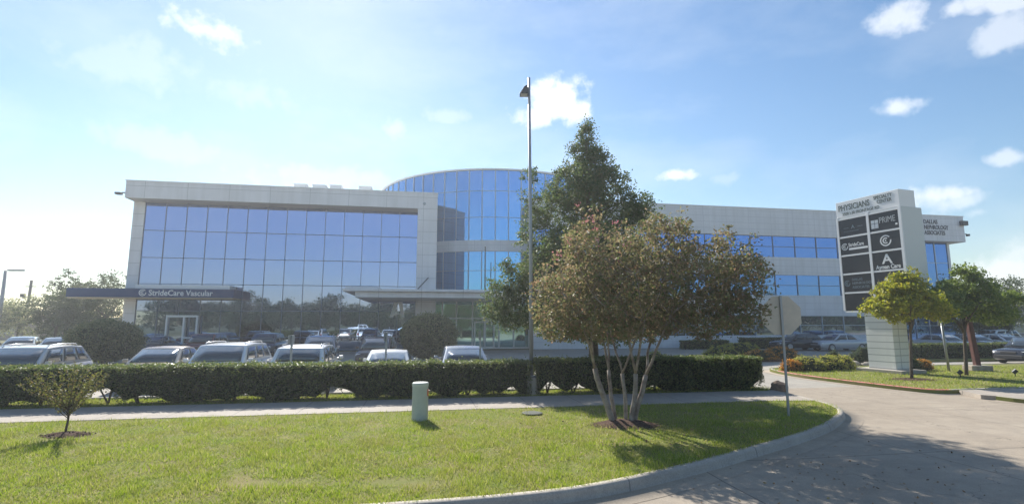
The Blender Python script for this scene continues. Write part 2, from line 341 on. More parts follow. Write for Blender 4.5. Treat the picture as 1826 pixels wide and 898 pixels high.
def lobes_points(lobes, n_cl, per, cl_r, shell=.55):
    """leaf clusters spread through ellipsoid lobes (cx,cy,cz,rx,ry,rz)"""
    L = np.array(lobes, float); vol = (L[:,3]*L[:,4]*L[:,5])**.8; pick = rng.choice(len(L), n_cl, p=vol/vol.sum())
    d = rng.normal(size=(n_cl,3)); d /= np.linalg.norm(d, axis=1)[:,None]; r = rng.uniform(shell**3, 1, n_cl)**(1/3)
    C = L[pick,:3]+d*r[:,None]*L[pick,3:6]
    k = rng.poisson(per, n_cl)+1; idx = np.repeat(np.arange(n_cl), k)
    sc = cl_r*rng.uniform(.6, 1.35, n_cl)
    P = C[idx]+rng.normal(size=(len(idx),3))*(sc[idx])[:,None]*np.array([.55,.55,.4])
    return P, C
def text_mesh(s, size, extrude=.01, bold=0, align='LEFT'):
    cu = bpy.data.curves.new('lettering', 'FONT'); cu.body = s; cu.size = size; cu.extrude = extrude; cu.offset = bold; cu.align_x = align; cu.resolution_u = 3
    o = bpy.data.objects.new('tmp', cu); COL.objects.link(o); dg = bpy.context.evaluated_depsgraph_get(); me = bpy.data.meshes.new_from_object(o.evaluated_get(dg))
    bpy.data.objects.remove(o); bpy.data.curves.remove(cu); me.materials.clear(); return me
def place_text(name, s, size, origin, xdir, m, parent, bold=0, sx=1, extrude=.01, align='LEFT'):
    me = text_mesh(s, size, extrude, bold, align); x = Vector(xdir).normalized(); z = Vector((0,0,1)); y = x.cross(z)*-1; nrm = x.cross(z)
    # local X -> xdir, local Y -> world Z, local Z -> outward normal
    M = Matrix(((x.x*sx, 0, nrm.x, origin[0]), (x.y*sx, 0, nrm.y, origin[1]), (0, 1, 0, origin[2]), (0, 0, 0, 1)))
    me.transform(M); return link(name, me, m, parent)

# ------------------------------------------------------------------ ground, roads, lawns
def rect_uv(u0, u1, v0, v1): return [UV(u0,v0), UV(u1,v0), UV(u1,v1), UV(u0,v1)]
poly_sheet('ground', [(-900,-900),(900,-900),(900,900),(-900,900)], -.03, M_gnd)
poly_sheet('road', rect_uv(-90, 140, -9, 17.6), 0, M_road)
poly_sheet('parking_lot', rect_uv(-110, 120, 17.6, 46.2), 0, M_lot)
KC = [(-45.0,-.95),(-20,3.42),(-10,5.17),(-3.6,6.32),(-.79,6.85),(.65,7.24),(1.6,7.72),(2.46,8.28),(3.45,8.96),(4.41,9.7),(5.35,10.4),(6.25,11.14),(7.1,11.9),(7.84,12.74),(8.45,13.5),(8.85,14.3),(9.0,15.09),(8.98,15.6)]
def smooth_path(pts, it=2):
    P = [Vector((p[0],p[1],0)) for p in pts]
    for _ in range(it):
        Q = [P[0]]
        for i in range(len(P)-1): Q += [P[i]*.75+P[i+1]*.25, P[i]*.25+P[i+1]*.75]
        Q.append(P[-1]); P = Q
    return P
KP = smooth_path(KC)
def kerb(name, path, w=.16, h=.15, m=M_kerb, gut=.38, z0=0.004, red=None):
    """kerb with rounded nose and a gutter pan; the lawn lies to the left of the path"""
    mb = MB(); prof = [(-gut,z0),(0,z0+.012),(.015,h*.75),(.045,h+.012),(.09,h+.018),(w,h+.018),(w,-.02)]
    n = len(path); pr = len(prof)
    for i in range(n):
        t = (path[min(i+1,n-1)]-path[max(i-1,0)]).normalized(); nn = Vector((-t.y, t.x, 0))
        for (a, z) in prof: q = path[i]+nn*a; mb.v.append((q.x, q.y, z))
    for i in range(n-1):
        for k in range(pr-1):
            mb.f.append((i*pr+k, i*pr+k+1, (i+1)*pr+k+1, (i+1)*pr+k)[::-1])
            mid = (path[i]+path[i+1])*.5
            mb.mi.append(2 if k == 0 else (1 if red and red(mid) else 0))
    o = mb.build(name, [m, M_red, M_road], None, True); tag(o, kind='structure'); return o
kerb('kerb', KP)
HV0, HV1 = 16.12, 17.15          # hedge front and back
lawn_poly = [(p.x-0.10*0, p.y) for p in KP]
ins = []
for i, p in enumerate(KP):
    t = (KP[min(i+1,len(KP)-1)]-KP[max(i-1,0)]).normalized(); ins.append((p.x-t.y*.10, p.y+t.x*.10))
lawn_poly = ins + [(8.88,17.1),(8.75,18.2),(8.3,19.0)] + [tuple(UV(-70,18.0)[:2])] + [tuple(UV(-70,8)[:2])]
poly_sheet('lawn', lawn_poly, .15, M_lawn, .17)
# sidewalk
swl = [UV(-70,13.95), UV(10.0,13.95), UV(11.38,13.75), UV(11.62,15.9), UV(10,16.05), UV(-70,16.05)]
poly_sheet('sidewalk', swl, .162, M_walk, .158)
kerb('kerb', [Vector((8.98,15.6,0)), Vector((8.95,17.1,0)), Vector((8.75,18.2,0)), Vector((8.3,19.05,0)), Vector((7.9,19.3,0)), UV(-2,18.05), UV(-70,18.05)], gut=.02)
# right-hand side of the drive
IL = [(26.0,18.6+1.6),(19.0,18.83),(15.6,18.22),(14.6,17.95),(14.15,18.3),(13.7,19.4),(13.1,21.3),(12.62,23.3),(12.55,25),(12.75,26.3),(13.3,26.9),(14.5,27.2),(30,30)]
IP = smooth_path(IL)
kerb('kerb', IP[::-1], h=.13, red=lambda q: q.x < 15.0 and q.y < 25.2 and q.y > 18.0)
poly_sheet('verge', [(p.x, p.y) for p in IP] + [(32,30.3),(32,21)], .13, M_lawn, .15)
poly_sheet('sidewalk', [(15.2,18.05),(14.9,16.9),(15.6,16.2),UV(34,13.95),UV(34,15.45)], .135, M_walk, .131)
RL = smooth_path([(30,17.2),(20,15.45),(17,15.05),(15.9,15.3),(15.3,15.9),(15.1,16.6)])
kerb('kerb', RL[::-1], h=.13)
poly_sheet('lawn', [(p.x, p.y) for p in RL] + [(15.8,16.25), tuple(UV(34,13.95)[:2])], .13, M_lawn, .15)
# far strip on the right with grass, and beds in the lot
poly_sheet('verge', [(20.0,31.5),(40,34.5),(42,39.5),(22,36.5)], .12, M_lawn, .14)

# ------------------------------------------------------------------ grass blades (near lawn)
def in_poly(X, Y, poly):
    ins_ = np.zeros(len(X), bool); j = len(poly)-1
    for i in range(len(poly)):
        xi, yi = poly[i][0], poly[i][1]; xj, yj = poly[j][0], poly[j][1]
        c = ((yi > Y) != (yj > Y)) & (X < (xj-xi)*(Y-yi)/(yj-yi+1e-12)+xi); ins_ ^= c; j = i
    return ins_
def fnoise(X, Y, s, seed=0):   # cheap value noise
    r2 = np.random.default_rng(seed); G = r2.random((64,64)); x = (X*s) % 63; y = (Y*s) % 63; i = x.astype(int); j = y.astype(int); fx = x-i; fy = y-j
    fx = fx*fx*(3-2*fx); fy = fy*fy*(3-2*fy)
    return (G[i,j]*(1-fx)+G[i+1,j]*fx)*(1-fy)+(G[i,j+1]*(1-fx)+G[i+1,j+1]*fx)*fy
def blades(name, X, Y, z, h0, w0, label):
    n = len(X); h = h0*rng.uniform(.55,1.5,n); ang = rng.uniform(0,2*np.pi,n); lean = rng.normal(size=(n,2))*.55*h[:,None]
    w = w0*rng.uniform(.6,1.5,n); h = h*(.45+1.3*fnoise(X+50,Y+50,3.1,9))
    B = np.stack([X, Y, np.full(n, z)], 1); D = np.stack([np.cos(ang)*w, np.sin(ang)*w, np.zeros(n)], 1)
    T = B+np.stack([lean[:,0], lean[:,1], h], 1)
    o = link(name, quads_mesh(name, np.stack([B-D, B+D, T], 1), 3), L_blade); tag(o, label, 'grass', None, 'stuff'); return o
n = 900000
X = rng.uniform(-16, 9.5, n); Y = rng.uniform(4, 15.5, n)
vv = -X*SA+Y*CA
patch = np.array([mnoise.noise((a*.8, b*.8, 0)) for a, b in zip(X[:1], Y[:1])])
dens = np.clip(1.25-.075*Y, .25, 1)*(.35+1.0*fnoise(X,Y,1.3,1)*.6+.5*fnoise(X,Y,4,2))
bare = np.exp(-(((X+1.6)/.9)**2+((Y-7.75)/.28)**2))+np.exp(-(((X+3.6)/.7)**2+((Y-7.7)/.22)**2))+np.exp(-(((X+9.0)/.75)**2+((Y-10.85)/.5)**2)*1.5)+np.exp(-(((X-2.5)/.8)**2+((Y-11.9)/.55)**2)*2)
dens *= np.clip(1-bare*1.1, 0.03, 1)
ok = in_poly(X, Y, lawn_poly) & (np.abs(X) < Y*1.08+.5) & (vv < 13.93) & (rng.random(n) < dens)
blades('grass_blades', X[ok], Y[ok], .15, .045, .0046, 'short sunlit green grass of the lawn between kerb and sidewalk')
X = rng.uniform(12, 32, 60000); Y = rng.uniform(17, 28, 60000)
ok = in_poly(X, Y, [(p.x, p.y) for p in IP]+[(32,30.3),(32,21)]) & (np.abs(X) < Y*1.08) & (rng.random(len(X)) < .6)
blades('grass_blades', X[ok], Y[ok], .13, .05, .010, 'yellowing grass of the verge around the monument sign')
X = rng.uniform(-20, 9.5, 60000); V = rng.uniform(16.07, 18.0, 60000); p = np.stack([X-0*V, (V+X*SA)/CA],1)
ok = in_poly(p[:,0], p[:,1], lawn_poly)
blades('grass_blades', p[ok,0], p[ok,1], .15, .05, .007, 'strip of grass growing under and behind the clipped hedge')

# ------------------------------------------------------------------ the office building
B = empty('office_building', FP(25, 0, 0), A); tag(B, 'three storey white office building with blue mirrored glass and a round glass centre', 'building')
Binv = Matrix.Translation(-B.location); Brot = Matrix.Rotation(-A, 4, 'Z')
bpy.context.view_layer.update()
def bparent(o, p):      # keep world-space mesh coordinates: move them into the parent's frame
    o.parent = p; o.matrix_parent_inverse = WINV
    return o
WINV = (Matrix.Translation(B.location) @ Matrix.Rotation(A, 4, 'Z')).inverted()
def bbuild(mb, name, m, parent=None, smooth=False, bevel=0):
    o = mb.build(name, m, None, smooth, bevel)
    if parent is None: bparent(o, B)
    else: o.parent = parent
    return o
G0 = -1.5                    # glass plane of the left wing, set back under the fascia
# left wing
mb = MB()
mb.fbox(0, 25.6, -9, 0, 12.63, 14.06); bbuild(mb, 'parapet', M_white, bevel=.02)
mb = MB(); mb.fbox(-.05, 25.65, -9, .05, 14.062, 14.14); bbuild(mb, 'coping', M_trim)
mb = MB(); mb.fbox(.05, .93, -9, G0+.12, 0, 12.628); bbuild(mb, 'wall', M_white)
mb = MB(); mb.fbox(23.85, 25.6, -9, -.004, 0, 12.628); bbuild(mb, 'wall', M_white)
mb = MB(); mb.fbox(.2, 25.4, -26, -9.01, 0, 13.6); bbuild(mb, 'rear_wall', M_white)
mb = MB(); mb.lathe((0,0,0), [(.14,0),(.14,.03),(.1,.05)], 20)
for i, q in enumerate(mb.v): mb.v[i] = tuple(FP(24.42+q[0], q[2], 13.09+q[1]))
bbuild(mb, 'wall_vent', M_steel)
ZR = [.15, 1.15, 3.4, 5.65, 7.87, 10.2, 12.6]
us = np.linspace(.93, 23.85, 15)
mb = MB()
for u in us: mb.fbox(u-.022, u+.022, G0-.1, G0+.05, 0, 12.626)
for z in ZR[1:-1]: mb.fbox(.95, 23.83, G0-.098, G0+.045, z-.028, z+.028)
mb.fbox(.95, 23.83, G0-.098, G0+.10, 0, .15)
cw = bbuild(mb, 'curtain_wall_frame', M_mull)
def pane(name, P, m, parent, tilt=.0019):
    """a thin pane of glass: P = 4 corners (bottom-left, bottom-right, top-right, top-left), given a slight individual tilt"""
    a, b, c, d = [Vector(p) for p in P]; nn = (b-a).cross(d-a).normalized(); k = [random.gauss(0, tilt)*(b-a).length for _ in range(3)]
    F = [a+nn*k[0], b+nn*(k[1]), c+nn*(k[1]+k[2]-k[0]), d+nn*k[2]]; Bk = [q-nn*.03 for q in F]
    mb = MB(); mb.add(F+Bk, [(0,1,2,3),(7,6,5,4),(0,4,5,1),(1,5,6,2),(2,6,7,3),(3,7,4,0)]); o = mb.build(name, m, None); o.parent = parent; return o
for j in range(len(ZR)-1):
    for i in range(14):
        z0, z1 = ZR[j]+.02, ZR[j+1]-.02
        pane('window_pane', [FP(us[i]+.02,G0,z0), FP(us[i+1]-.02,G0,z0), FP(us[i+1]-.02,G0,z1), FP(us[i]+.02,G0,z1)], M_glassL if j > 1 else M_glassG, cw)
# vestibule door frame of the left wing
mb = MB()
for u in (3.55, 4.85, 5.85): mb.fbox(u-.07, u+.07, G0+.1, G0+.5, 0 if u < 4 else (0 if u < 5 else 1.2), 2.85)
mb.fbox(3.48, 5.92, G0+.1, G0+.5, 2.85, 3.02); mb.fbox(4.92, 5.78, G0+.1, G0+.5, 1.1, 1.22)
dr = bbuild(mb, 'side_door_frame', M_trim)
pane('door_glass', [FP(3.62,G0+.3,.1), FP(4.78,G0+.3,.1), FP(4.78,G0+.3,2.84), FP(3.62,G0+.3,2.84)], M_glassG, dr)
# white letter-like mark on the glass by the entrance canopy
mb = MB()
def slab(p0, p1, w0, w1, off=G0+.06):
    (u0,z0),(u1,z1) = p0, p1
    P = [FP(u0-w0/2,off,z0), FP(u0+w0/2,off,z0), FP(u0+w0/2,off-.03,z0), FP(u0-w0/2,off-.03,z0), FP(u1-w1/2,off,z1), FP(u1+w1/2,off,z1), FP(u1+w1/2,off-.03,z1), FP(u1-w1/2,off-.03,z1)]
    mb.hexa(P)
slab((21.72,2.9),(22.12,4.25),.34,.36); slab((22.72,2.9),(22.48,4.25),.28,.34, G0+.064); slab((22.15,3.12),(22.15,3.26),.5,.5, G0+.058)
bbuild(mb, 'window_mark', M_letter)
# roof boxes on the left wing
for (a, b_, z) in ((11.7,12.9,15.9),(13.45,14.7,15.9),(15.1,16.2,15.95),(17.9,19.1,15.95)):
    mb = MB(); mb.fbox(a, b_, -7.6, -6, 13.9, z); mb.fbox(a-.05, b_+.05, -7.65, -5.95, z+.002, z+.08); bbuild(mb, 'rooftop_unit', M_trim, bevel=.02)
mb = MB(); mb.fbox(-.5, 0, -.55, -.45, 13.1, 13.2); mb.fbox(-.95, -.5, -.7, -.3, 12.98, 13.16); bbuild(mb, 'roof_floodlight', M_dark, bevel=.02)
# right wing
RU0, RU1 = 34.5, 83.0
mb = MB(); mb.fbox(RU0, RU1, -20, 0, 11.15, 13.95); bbuild(mb, 'parapet', M_whiteR, bevel=.02)
mb = MB(); mb.fbox(RU0, RU1+.05, -20, .05, 13.952, 14.03); bbuild(mb, 'coping', M_trim)
for (z0, z1) in ((7.18,9.0),(3.07,5.14)):
    mb = MB(); mb.fbox(RU0, 71.5, -20, -.05, z0, z1); bbuild(mb, 'wall_band', M_whiteR)
mb = MB(); mb.fbox(RU0, 71.5, -20, -.03, 0, 1.18); bbuild(mb, 'base_wall', M_whiteR)
mb = MB(); mb.fbox(RU0+.2, RU1-1.6, -20, -1.6, 0, 11.1); bbuild(mb, 'inner_wall', M_mull)
us2 = np.arange(RU0, 71.6, 2.5); us2[-1] = 71.5
for (z0, z1, zt, mm) in ((9.0,11.15,10.08,M_glassR),(5.14,7.18,6.15,M_glassR),(1.18,3.07,2.15,M_glassG)):
    mb = MB()
    for u in us2: mb.fbox(u-.03, u+.03, -.4, -.13, z0, z1)
    mb.fbox(RU0, 71.5, -.395, -.125, zt-.025, zt+.025)
    fr = bbuild(mb, 'window_band_frame', M_mull if mm is M_glassR else M_mullS)
    for i in range(len(us2)-1):
        pane('strip_window', [FP(us2[i]+.02,-.2,z0+.003), FP(us2[i+1]-.02,-.2,z0+.003), FP(us2[i+1]-.02,-.2,z1-.003), FP(us2[i]+.02,-.2,z1-.003)], mm, fr, .0018)
# glazed end bay of the right wing
ue = np.linspace(71.5, 81.6, 7); ze = [0, 2.1, 4.4, 6.65, 8.9, 11.14]
mb = MB()
for u in ue: mb.fbox(u-.04, u+.04, -1.7, -.93, 0, 11.145)
for z in ze[1:-1]: mb.fbox(71.5, 81.6, -1.69, -.94, z-.03, z+.03)
fr = bbuild(mb, 'end_bay_frame', M_mullS)
for j in range(5):
    for i in range(6): pane('end_bay_pane', [FP(ue[i]+.03,-1,ze[j]+.02), FP(ue[i+1]-.03,-1,ze[j]+.02), FP(ue[i+1]-.03,-1,ze[j+1]-.02), FP(ue[i]+.03,-1,ze[j+1]-.02)], M_glassR, fr)
mb = MB(); mb.fbox(81.64, 82.2, -20, -1.2, 0, 11.148); bbuild(mb, 'wall', M_whiteR)
for k, (t, z) in enumerate((('DALLAS',13.05),('NEPHROLOGY',12.45),('ASSOCIATES',11.85))):
    o = place_text('wall_lettering', t, .64, FP(77.75,.005,z), UV(1,0), M_letterd, None, .014, .80 if k == 0 else .74, .03); bparent(o, B)
mb = MB(); mb.fbox(82.4, 83.2, 0.0, .35, 12.95, 13.45); bbuild(mb, 'wall_speaker', M_dark, bevel=.03)
mb = MB(); mb.fbox(83, 83.5, -.25, -.15, 12.05, 12.12); mb.fbox(83.5, 83.75, -.35, -.05, 11.85, 12.08); bbuild(mb, 'roof_floodlight', M_dark, bevel=.02)
# rotunda: facets of glass
DC = Vector((-2.3, 63.7, 0)); DR = 13.75; NF = 66
def drum(a, z, r=DR): return Vector((DC.x+r*math.cos(a), DC.y+r*math.sin(a), z))
mb = MB(); mb.lathe(DC, [(DR-.3,0),(DR-.3,17.45)], NF); bbuild(mb, 'rotunda_core', M_mull)
mb = MB(); mb.lathe(DC, [(DR-.2,17.46),(DR+.1,17.46),(DR+.1,17.62),(DR-.4,17.64)], NF); bbuild(mb, 'rotunda_rim', M_trim, smooth=False)
ZB = [5.3, 7.42, 9.29]; ZT = [10.4, 12.69, 15.35, 17.46]
mb = MB(); b0 = [(DR-.28,9.29),(DR+.06,9.29),(DR+.06,10.4),(DR-.28,10.4)]; mb.lathe(DC, b0, NF); bbuild(mb, 'rotunda_band', M_whiteR)
mb = MB(); mb.lathe(DC, [(DR-.28,4.35),(DR+.06,4.35),(DR+.06,5.3),(DR-.28,5.3)], NF); bbuild(mb, 'rotunda_band', M_whiteR)
facets = [k for k in range(NF) if math.sin((k+.5)*2*math.pi/NF) < .25]
mb = MB()
for k in facets:
    a = k*2*math.pi/NF
    for (z0, z1) in ((0.02,4.348),(5.302,9.288),(10.402,17.455)):
        mb.tube([drum(a, z0, DR-.02), drum(a, z1, DR-.02)], [.055,.055], 6)
for z in (7.42, 12.69, 15.35):
    for k in facets:
        a, b_ = k*2*math.pi/NF, (k+1)*2*math.pi/NF; mb.tube([drum(a, z, DR-.03), drum(b_, z, DR-.03)], [.035,.035], 4)
rf = bbuild(mb, 'rotunda_frame', M_mullS)
for k in facets:
    a, b_ = k*2*math.pi/NF, (k+1)*2*math.pi/NF; bay = MB()
    for (z0, z1) in ((5.302,7.4),(7.44,9.288),(10.402,12.67),(12.71,15.33),(15.37,17.455)):
        F = [drum(a,z0,DR-.06), drum(b_,z0,DR-.06), drum(b_,z1,DR-.06), drum(a,z1,DR-.06)]; nn = Vector((math.cos((a+b_)/2), math.sin((a+b_)/2), 0)); j = random.gauss(0,.003)
        F[2] += nn*j; F[3] += nn*j; Bk = [q-nn*.03 for q in F]; bay.add(F+Bk, [(0,1,2,3),(7,6,5,4),(0,4,5,1),(1,5,6,2),(2,6,7,3),(3,7,4,0)])
    o = bay.build('rotunda_window_bay', M_glassD, None); o.parent = rf
# entrance screen under the canopy
eu = [25.62,26.3,27.6,29.1,30.3,31.6,33.0,34.48]
mb = MB()
for i, u in enumerate(eu): mb.fbox(u-.06, u+.06, -2.2, -2.0, 0, 4.4)
mb.fbox(25.62, 34.48, -2.19, -2.01, 2.75, 2.87); mb.fbox(25.62, 34.48, -2.19, -2.01, 0, .14)
es = bbuild(mb, 'entrance_frame', M_trim)
for i in range(len(eu)-1):
    for (z0, z1) in ((.15,2.74),(2.88,4.39)): pane('entrance_pane', [FP(eu[i]+.05,-2.1,z0), FP(eu[i+1]-.05,-2.1,z0), FP(eu[i+1]-.05,-2.1,z1), FP(eu[i]+.05,-2.1,z1)], M_glassE, es)
mb = MB()
for u in (29.3,30.2,31.1): mb.fbox(u-.06, u+.06, -1.95, -1.85, 0, 2.5)
mb.fbox(29.24, 31.16, -1.94, -1.86, 2.4, 2.52); mb.fbox(29.24, 31.16, -1.94, -1.86, .0, .22); mb.fbox(29.24, 31.16, -1.94, -1.86, 1.0, 1.08)
bbuild(mb, 'entrance_doors', M_trim)
# entrance canopy
mb = MB(); mb.fbox(19.3, 35.5, -2.3, 5.2, 4.35, 4.78); mb.fbox(18.4, 35.7, -1.4, 5.6, 4.80, 5.0)
mb.fbox(18.4, 21.0, 1.0, 4.0, 5.002, 5.25)
bbuild(mb, 'entrance_canopy', M_white, bevel=.02)
mb = MB(); mb.tube([FP(24.9,.0,6.35), FP(23.9,3.2,5.0)], [.05,.05], 8); bbuild(mb, 'canopy_stay', M_dark)
# navy canopy of the left wing
cn = MB(); cn.fbox(-3.1, 9.1, G0+.13, .6, 4.42, 5.12); cno = bbuild(cn, 'canopy', M_navy, bevel=.015)
mb = MB(); mb.fbox(-3.05, 9.05, G0+.14, .52, 4.34, 4.417); bbuild(mb, 'canopy_soffit', M_tan)
mb = MB(); mb.fbox(1.5, 8.6, -1.36, .1, 5.124, 5.45); bbuild(mb, 'canopy_upstand', M_trim)
def swirl(c, r, xdir, m, name='emblem', parent=None, off=.012):
    """ring mark with an inner open curl"""
    x = Vector(xdir).normalized(); nn = x.cross(Vector((0,0,1))); mb = MB()
    def arc(r0, w, a0, a1, n=26):
        for k in range(n):
            t0 = a0+(a1-a0)*k/n; t1 = a0+(a1-a0)*(k+1)/n
            q = [(rr*math.cos(t), rr*math.sin(t)) for (rr, t) in ((r0,t0),(r0+w,t0),(r0+w,t1),(r0,t1))]
            P = [Vector(c)+x*a+Vector((0,0,b)) for a, b in q]; mb.hexa([p_+nn*0.002 for p_ in P]+[p_+nn*off for p_ in P])
    arc(r*.78, r*.22, R(40), R(385)-R(20)); arc(r*.34, r*.2, R(50), R(310)); arc(0.001, r*.14, 0, R(360), 12)
    return mb.build(name, m, parent)
for i, (t, x0) in enumerate((('StrideCare Vascular', 2.75),)):
    o = place_text('canopy_lettering', t, .64, FP(x0,.606,4.57), UV(1,0), M_letter, None, .008, .92, .02); bparent(o, B)
o = swirl(FP(2.32,.60,4.79), .27, UV(1,0), M_letter, 'canopy_emblem', None, .03); bparent(o, B)
# flag pole like rod before the rotunda
fp = MB(); fp.tube([(-2.3,44,5.0),(-2.3,44,8.9)], [.06,.045], 8); bbuild(fp, 'canopy_mast', M_dark)

# ------------------------------------------------------------------ monument sign
SA_, SB_ = Vector((16.63,26,0)), Vector((17.67,23,0)); sx_ = (SB_-SA_).normalized(); sn_ = sx_.cross(Vector((0,0,1)))   # sn_ points to the street
if sn_.x > 0: sn_ = -sn_
sign = empty('monument_sign', (17.6,24.7,.13)); tag(sign, 'tall white monument sign listing medical offices on black panels beside the drive', 'sign')
SINV = Matrix.Translation((-17.6,-24.7,-.13))
def sp(s, z, o): return SA_+sx_*s+sn_*o+Vector((0,0,z))
def sbox(mb, s0, s1, z0, z1, o0, o1): return mb.hexa([sp(s,z,o) for z in (z0,z1) for (s,o) in ((s0,o1),(s1,o1),(s1,o0),(s0,o0))])
def sfin(o): o.parent = sign; o.matrix_parent_inverse = SINV; return o
mb = MB(); sbox(mb, .98, 2.24, .1, 2.99, -.98, -.02); sfin(mb.build('pillar', M_brick))
mb = MB(); sbox(mb, .55, 2.7, .1, .28, -1.3, .3); sfin(mb.build('footing', M_kerb, bevel=.02))
mb = MB(); sbox(mb, 0, 3.175, 2.99, 7.66, -1.36, -.004); sfin(mb.build('cabinet', mat('cabinet_grey', (.60,.63,.62), .5), bevel=.015))
mb = MB(); sbox(mb, 0.02, 3.15, 7.662, 8.46, -1.02, 0.02); sfin(mb.build('header', M_trim, bevel=.015))
cols = [(.10,1.56),(1.68,3.06)]; rows = [7.56-.925*k for k in range(6)]
mb = MB()
for s0, s1 in ((0,.10),(1.56,1.68),(3.06,3.175)): sbox(mb, s0, s1, 2.99, 7.658, 0, .07)
for z in rows: sbox(mb, .1, 1.56, z-.04, z+.04, 0, .065); sbox(mb, 1.68, 3.06, z-.04, z+.04, 0, .065)
sfin(mb.build('panel_frame', M_trim))
PN = {}
for r_ in range(5):
    for c_, (s0, s1) in enumerate(cols):
        mb = MB(); sbox(mb, s0+.003, s1-.003, rows[r_+1]+.043, rows[r_]-.043, 0, .03); PN[(r_,c_)] = mb.build('tenant_panel', M_black); sfin(PN[(r_,c_)])
def stext(t, size, s, z, m, parent, bold=0, sx=1, o=.036, align='LEFT', nm='panel_lettering'):
    q = place_text(nm, t, size, sp(s, z, o), sx_, m, None, bold, sx, .006, align)
    q.parent = parent; return q
# lettering faces sn_: place_text's normal is xdir x Z; flip when needed is handled by xdir running left to right as seen from the street
hd = [c for c in sign.children if c.name.startswith('header')][0]
M_hl = mat('header_lettering', (.10,.13,.12), .5)
stext('PHYSICIANS', .42, .14, 7.99, M_hl, hd, .006, .72, .026, nm='header_lettering')
stext('SPECIALTY', .23, 1.98, 8.20, M_hl, hd, .003, .78, .026, nm='header_lettering'); stext('CENTER', .23, 2.12, 7.98, M_hl, hd, .003, .82, .026, nm='header_lettering')
stext('3500 I-30 FRONTAGE RD', .21, .34, 7.74, M_hl, hd, .002, .82, .026, nm='header_lettering')
M_dim = mat('lettering_dim', (.20,.26,.30), .5); M_mid = mat('lettering_grey', (.45,.47,.48), .5)
# row 1
p0 = PN[(0,0)]; stext('—  A  —', .26, .35, 7.02, M_dim, p0, 0, 1.0); stext('~~~~~~~', .16, .34, 6.86, M_dim, p0, 0, 1.2)
p1 = PN[(0,1)]
mb = MB()
for (a, b_, c, d_) in ((0,.16,.24,.4),(.18,.34,.24,.4),(0,.16,.0,.22),(.18,.34,0,.22)): sbox(mb, 1.76+a, 1.76+b_, 6.82+c, 6.82+d_, .03, .037)
q = mb.build('panel_emblem', M_letter); q.parent = p1
stext('PRIME', .40, 2.14, 7.03, M_mid, p1, 0, .72)
mb = MB(); sbox(mb, 2.88, 2.97, 6.84, 6.92, .03, .037); q = mb.build('panel_emblem', M_letter); q.parent = p1
# row 2
p = PN[(1,0)]; q = swirl(sp(.33, 6.16, .032), .17, sx_, M_letter, 'panel_emblem', None, .01); q.parent = p
stext('StrideCare', .25, .53, 6.14, M_letter, p, .003, .72)
mb = MB(); sbox(mb, .54, 1.5, 5.97, 6.07, .03, .037); q = mb.build('panel_emblem', M_letter); q.parent = p
p = PN[(1,1)]; q = swirl(sp(2.37, 6.18, .032), .26, sx_, M_letter, 'panel_emblem', None, .01); q.parent = p
# row 3
p = PN[(2,1)]; stext('A', .62, 2.35, 5.12, M_letter, p, .012, 1.1, align='CENTER'); stext('Ayman Care', .27, 2.37, 4.92-.04, M_letter, p, .006, .82, align='CENTER')
# row 4
p = PN[(3,0)]; q = swirl(sp(.30, 4.33, .032), .15, sx_, M_dim, 'panel_emblem', None, .01); q.parent = p
for k, t in enumerate(('DALLAS','NEPHROLOGY','ASSOCIATES')): stext(t, .175, .55, 4.45-.19*k, M_dim, p, 0, .88)
p = PN[(3,1)]
mb = MB()
for k in range(4):
    a = k*math.pi/2; c_, s_ = math.cos(a), math.sin(a)
    P = [(.08,-.10),(.27,0),(.08,.10),(.05,0)]; V = [sp(2.37+x*c_-y*s_, 4.38+x*s_+y*c_, .031) for x, y in P]+[sp(2.37+x*c_-y*s_, 4.38+x*s_+y*c_, .039) for x, y in P]
    mb.hexa(V)
q = mb.build('panel_emblem', M_letter); q.parent = p
stext('MEDICAL CITY', .17, 2.37, 3.98, M_mid, p, 0, .9, align='CENTER')

# ------------------------------------------------------------------ trees and shrubs
def limb(mb, a, b, r0, r1, n=7, wob=.06, seg=6, bend=(0,0,0)):
    a, b = Vector(a), Vector(b); pts = []; rr = []
    L = (b-a).length; off = Vector((0,0,0)); bend = Vector(bend)
    for i in range(seg+1):
        t = i/seg; off = off+Vector((random.gauss(0,1), random.gauss(0,1), random.gauss(0,.4)))*wob*L/seg if 0 < i < seg else off
        pts.append(a.lerp(b, t)+off*(1 if t < 1 else .6)+bend*math.sin(t*math.pi)); rr.append(r0+(r1-r0)*t)
    mb.tube(pts, rr, n); return pts
def tree(name, label, cat, loc, trunkfn, lobes, lmat, n_cl, per, cl_r, leaf, shell=.5, bark=M_bark, group=None, extra=None, twigs=60):
    """lobes and trunk in local coordinates with the base at the origin"""
    e = empty(name, loc); tag(e, label, cat, group)
    mb = MB(); tips = trunkfn(mb)
    P, C = lobes_points(lobes, n_cl, per, cl_r, shell)
    if tips:
        T = [Vector(t) for t in tips]
        for k in range(min(twigs, len(C))):
            c = Vector(C[random.randrange(len(C))]); t = min(T, key=lambda q: (q-c).length)
            if (t-c).length < 1.1: limb(mb, t, c, .014, .004, 5, .12, 4)
    mb.build('trunk', bark, e, True)
    o = link('crown', quads_mesh('crown', leaves(P, leaf)), lmat, e)
    if extra: extra(e, C)
    return e
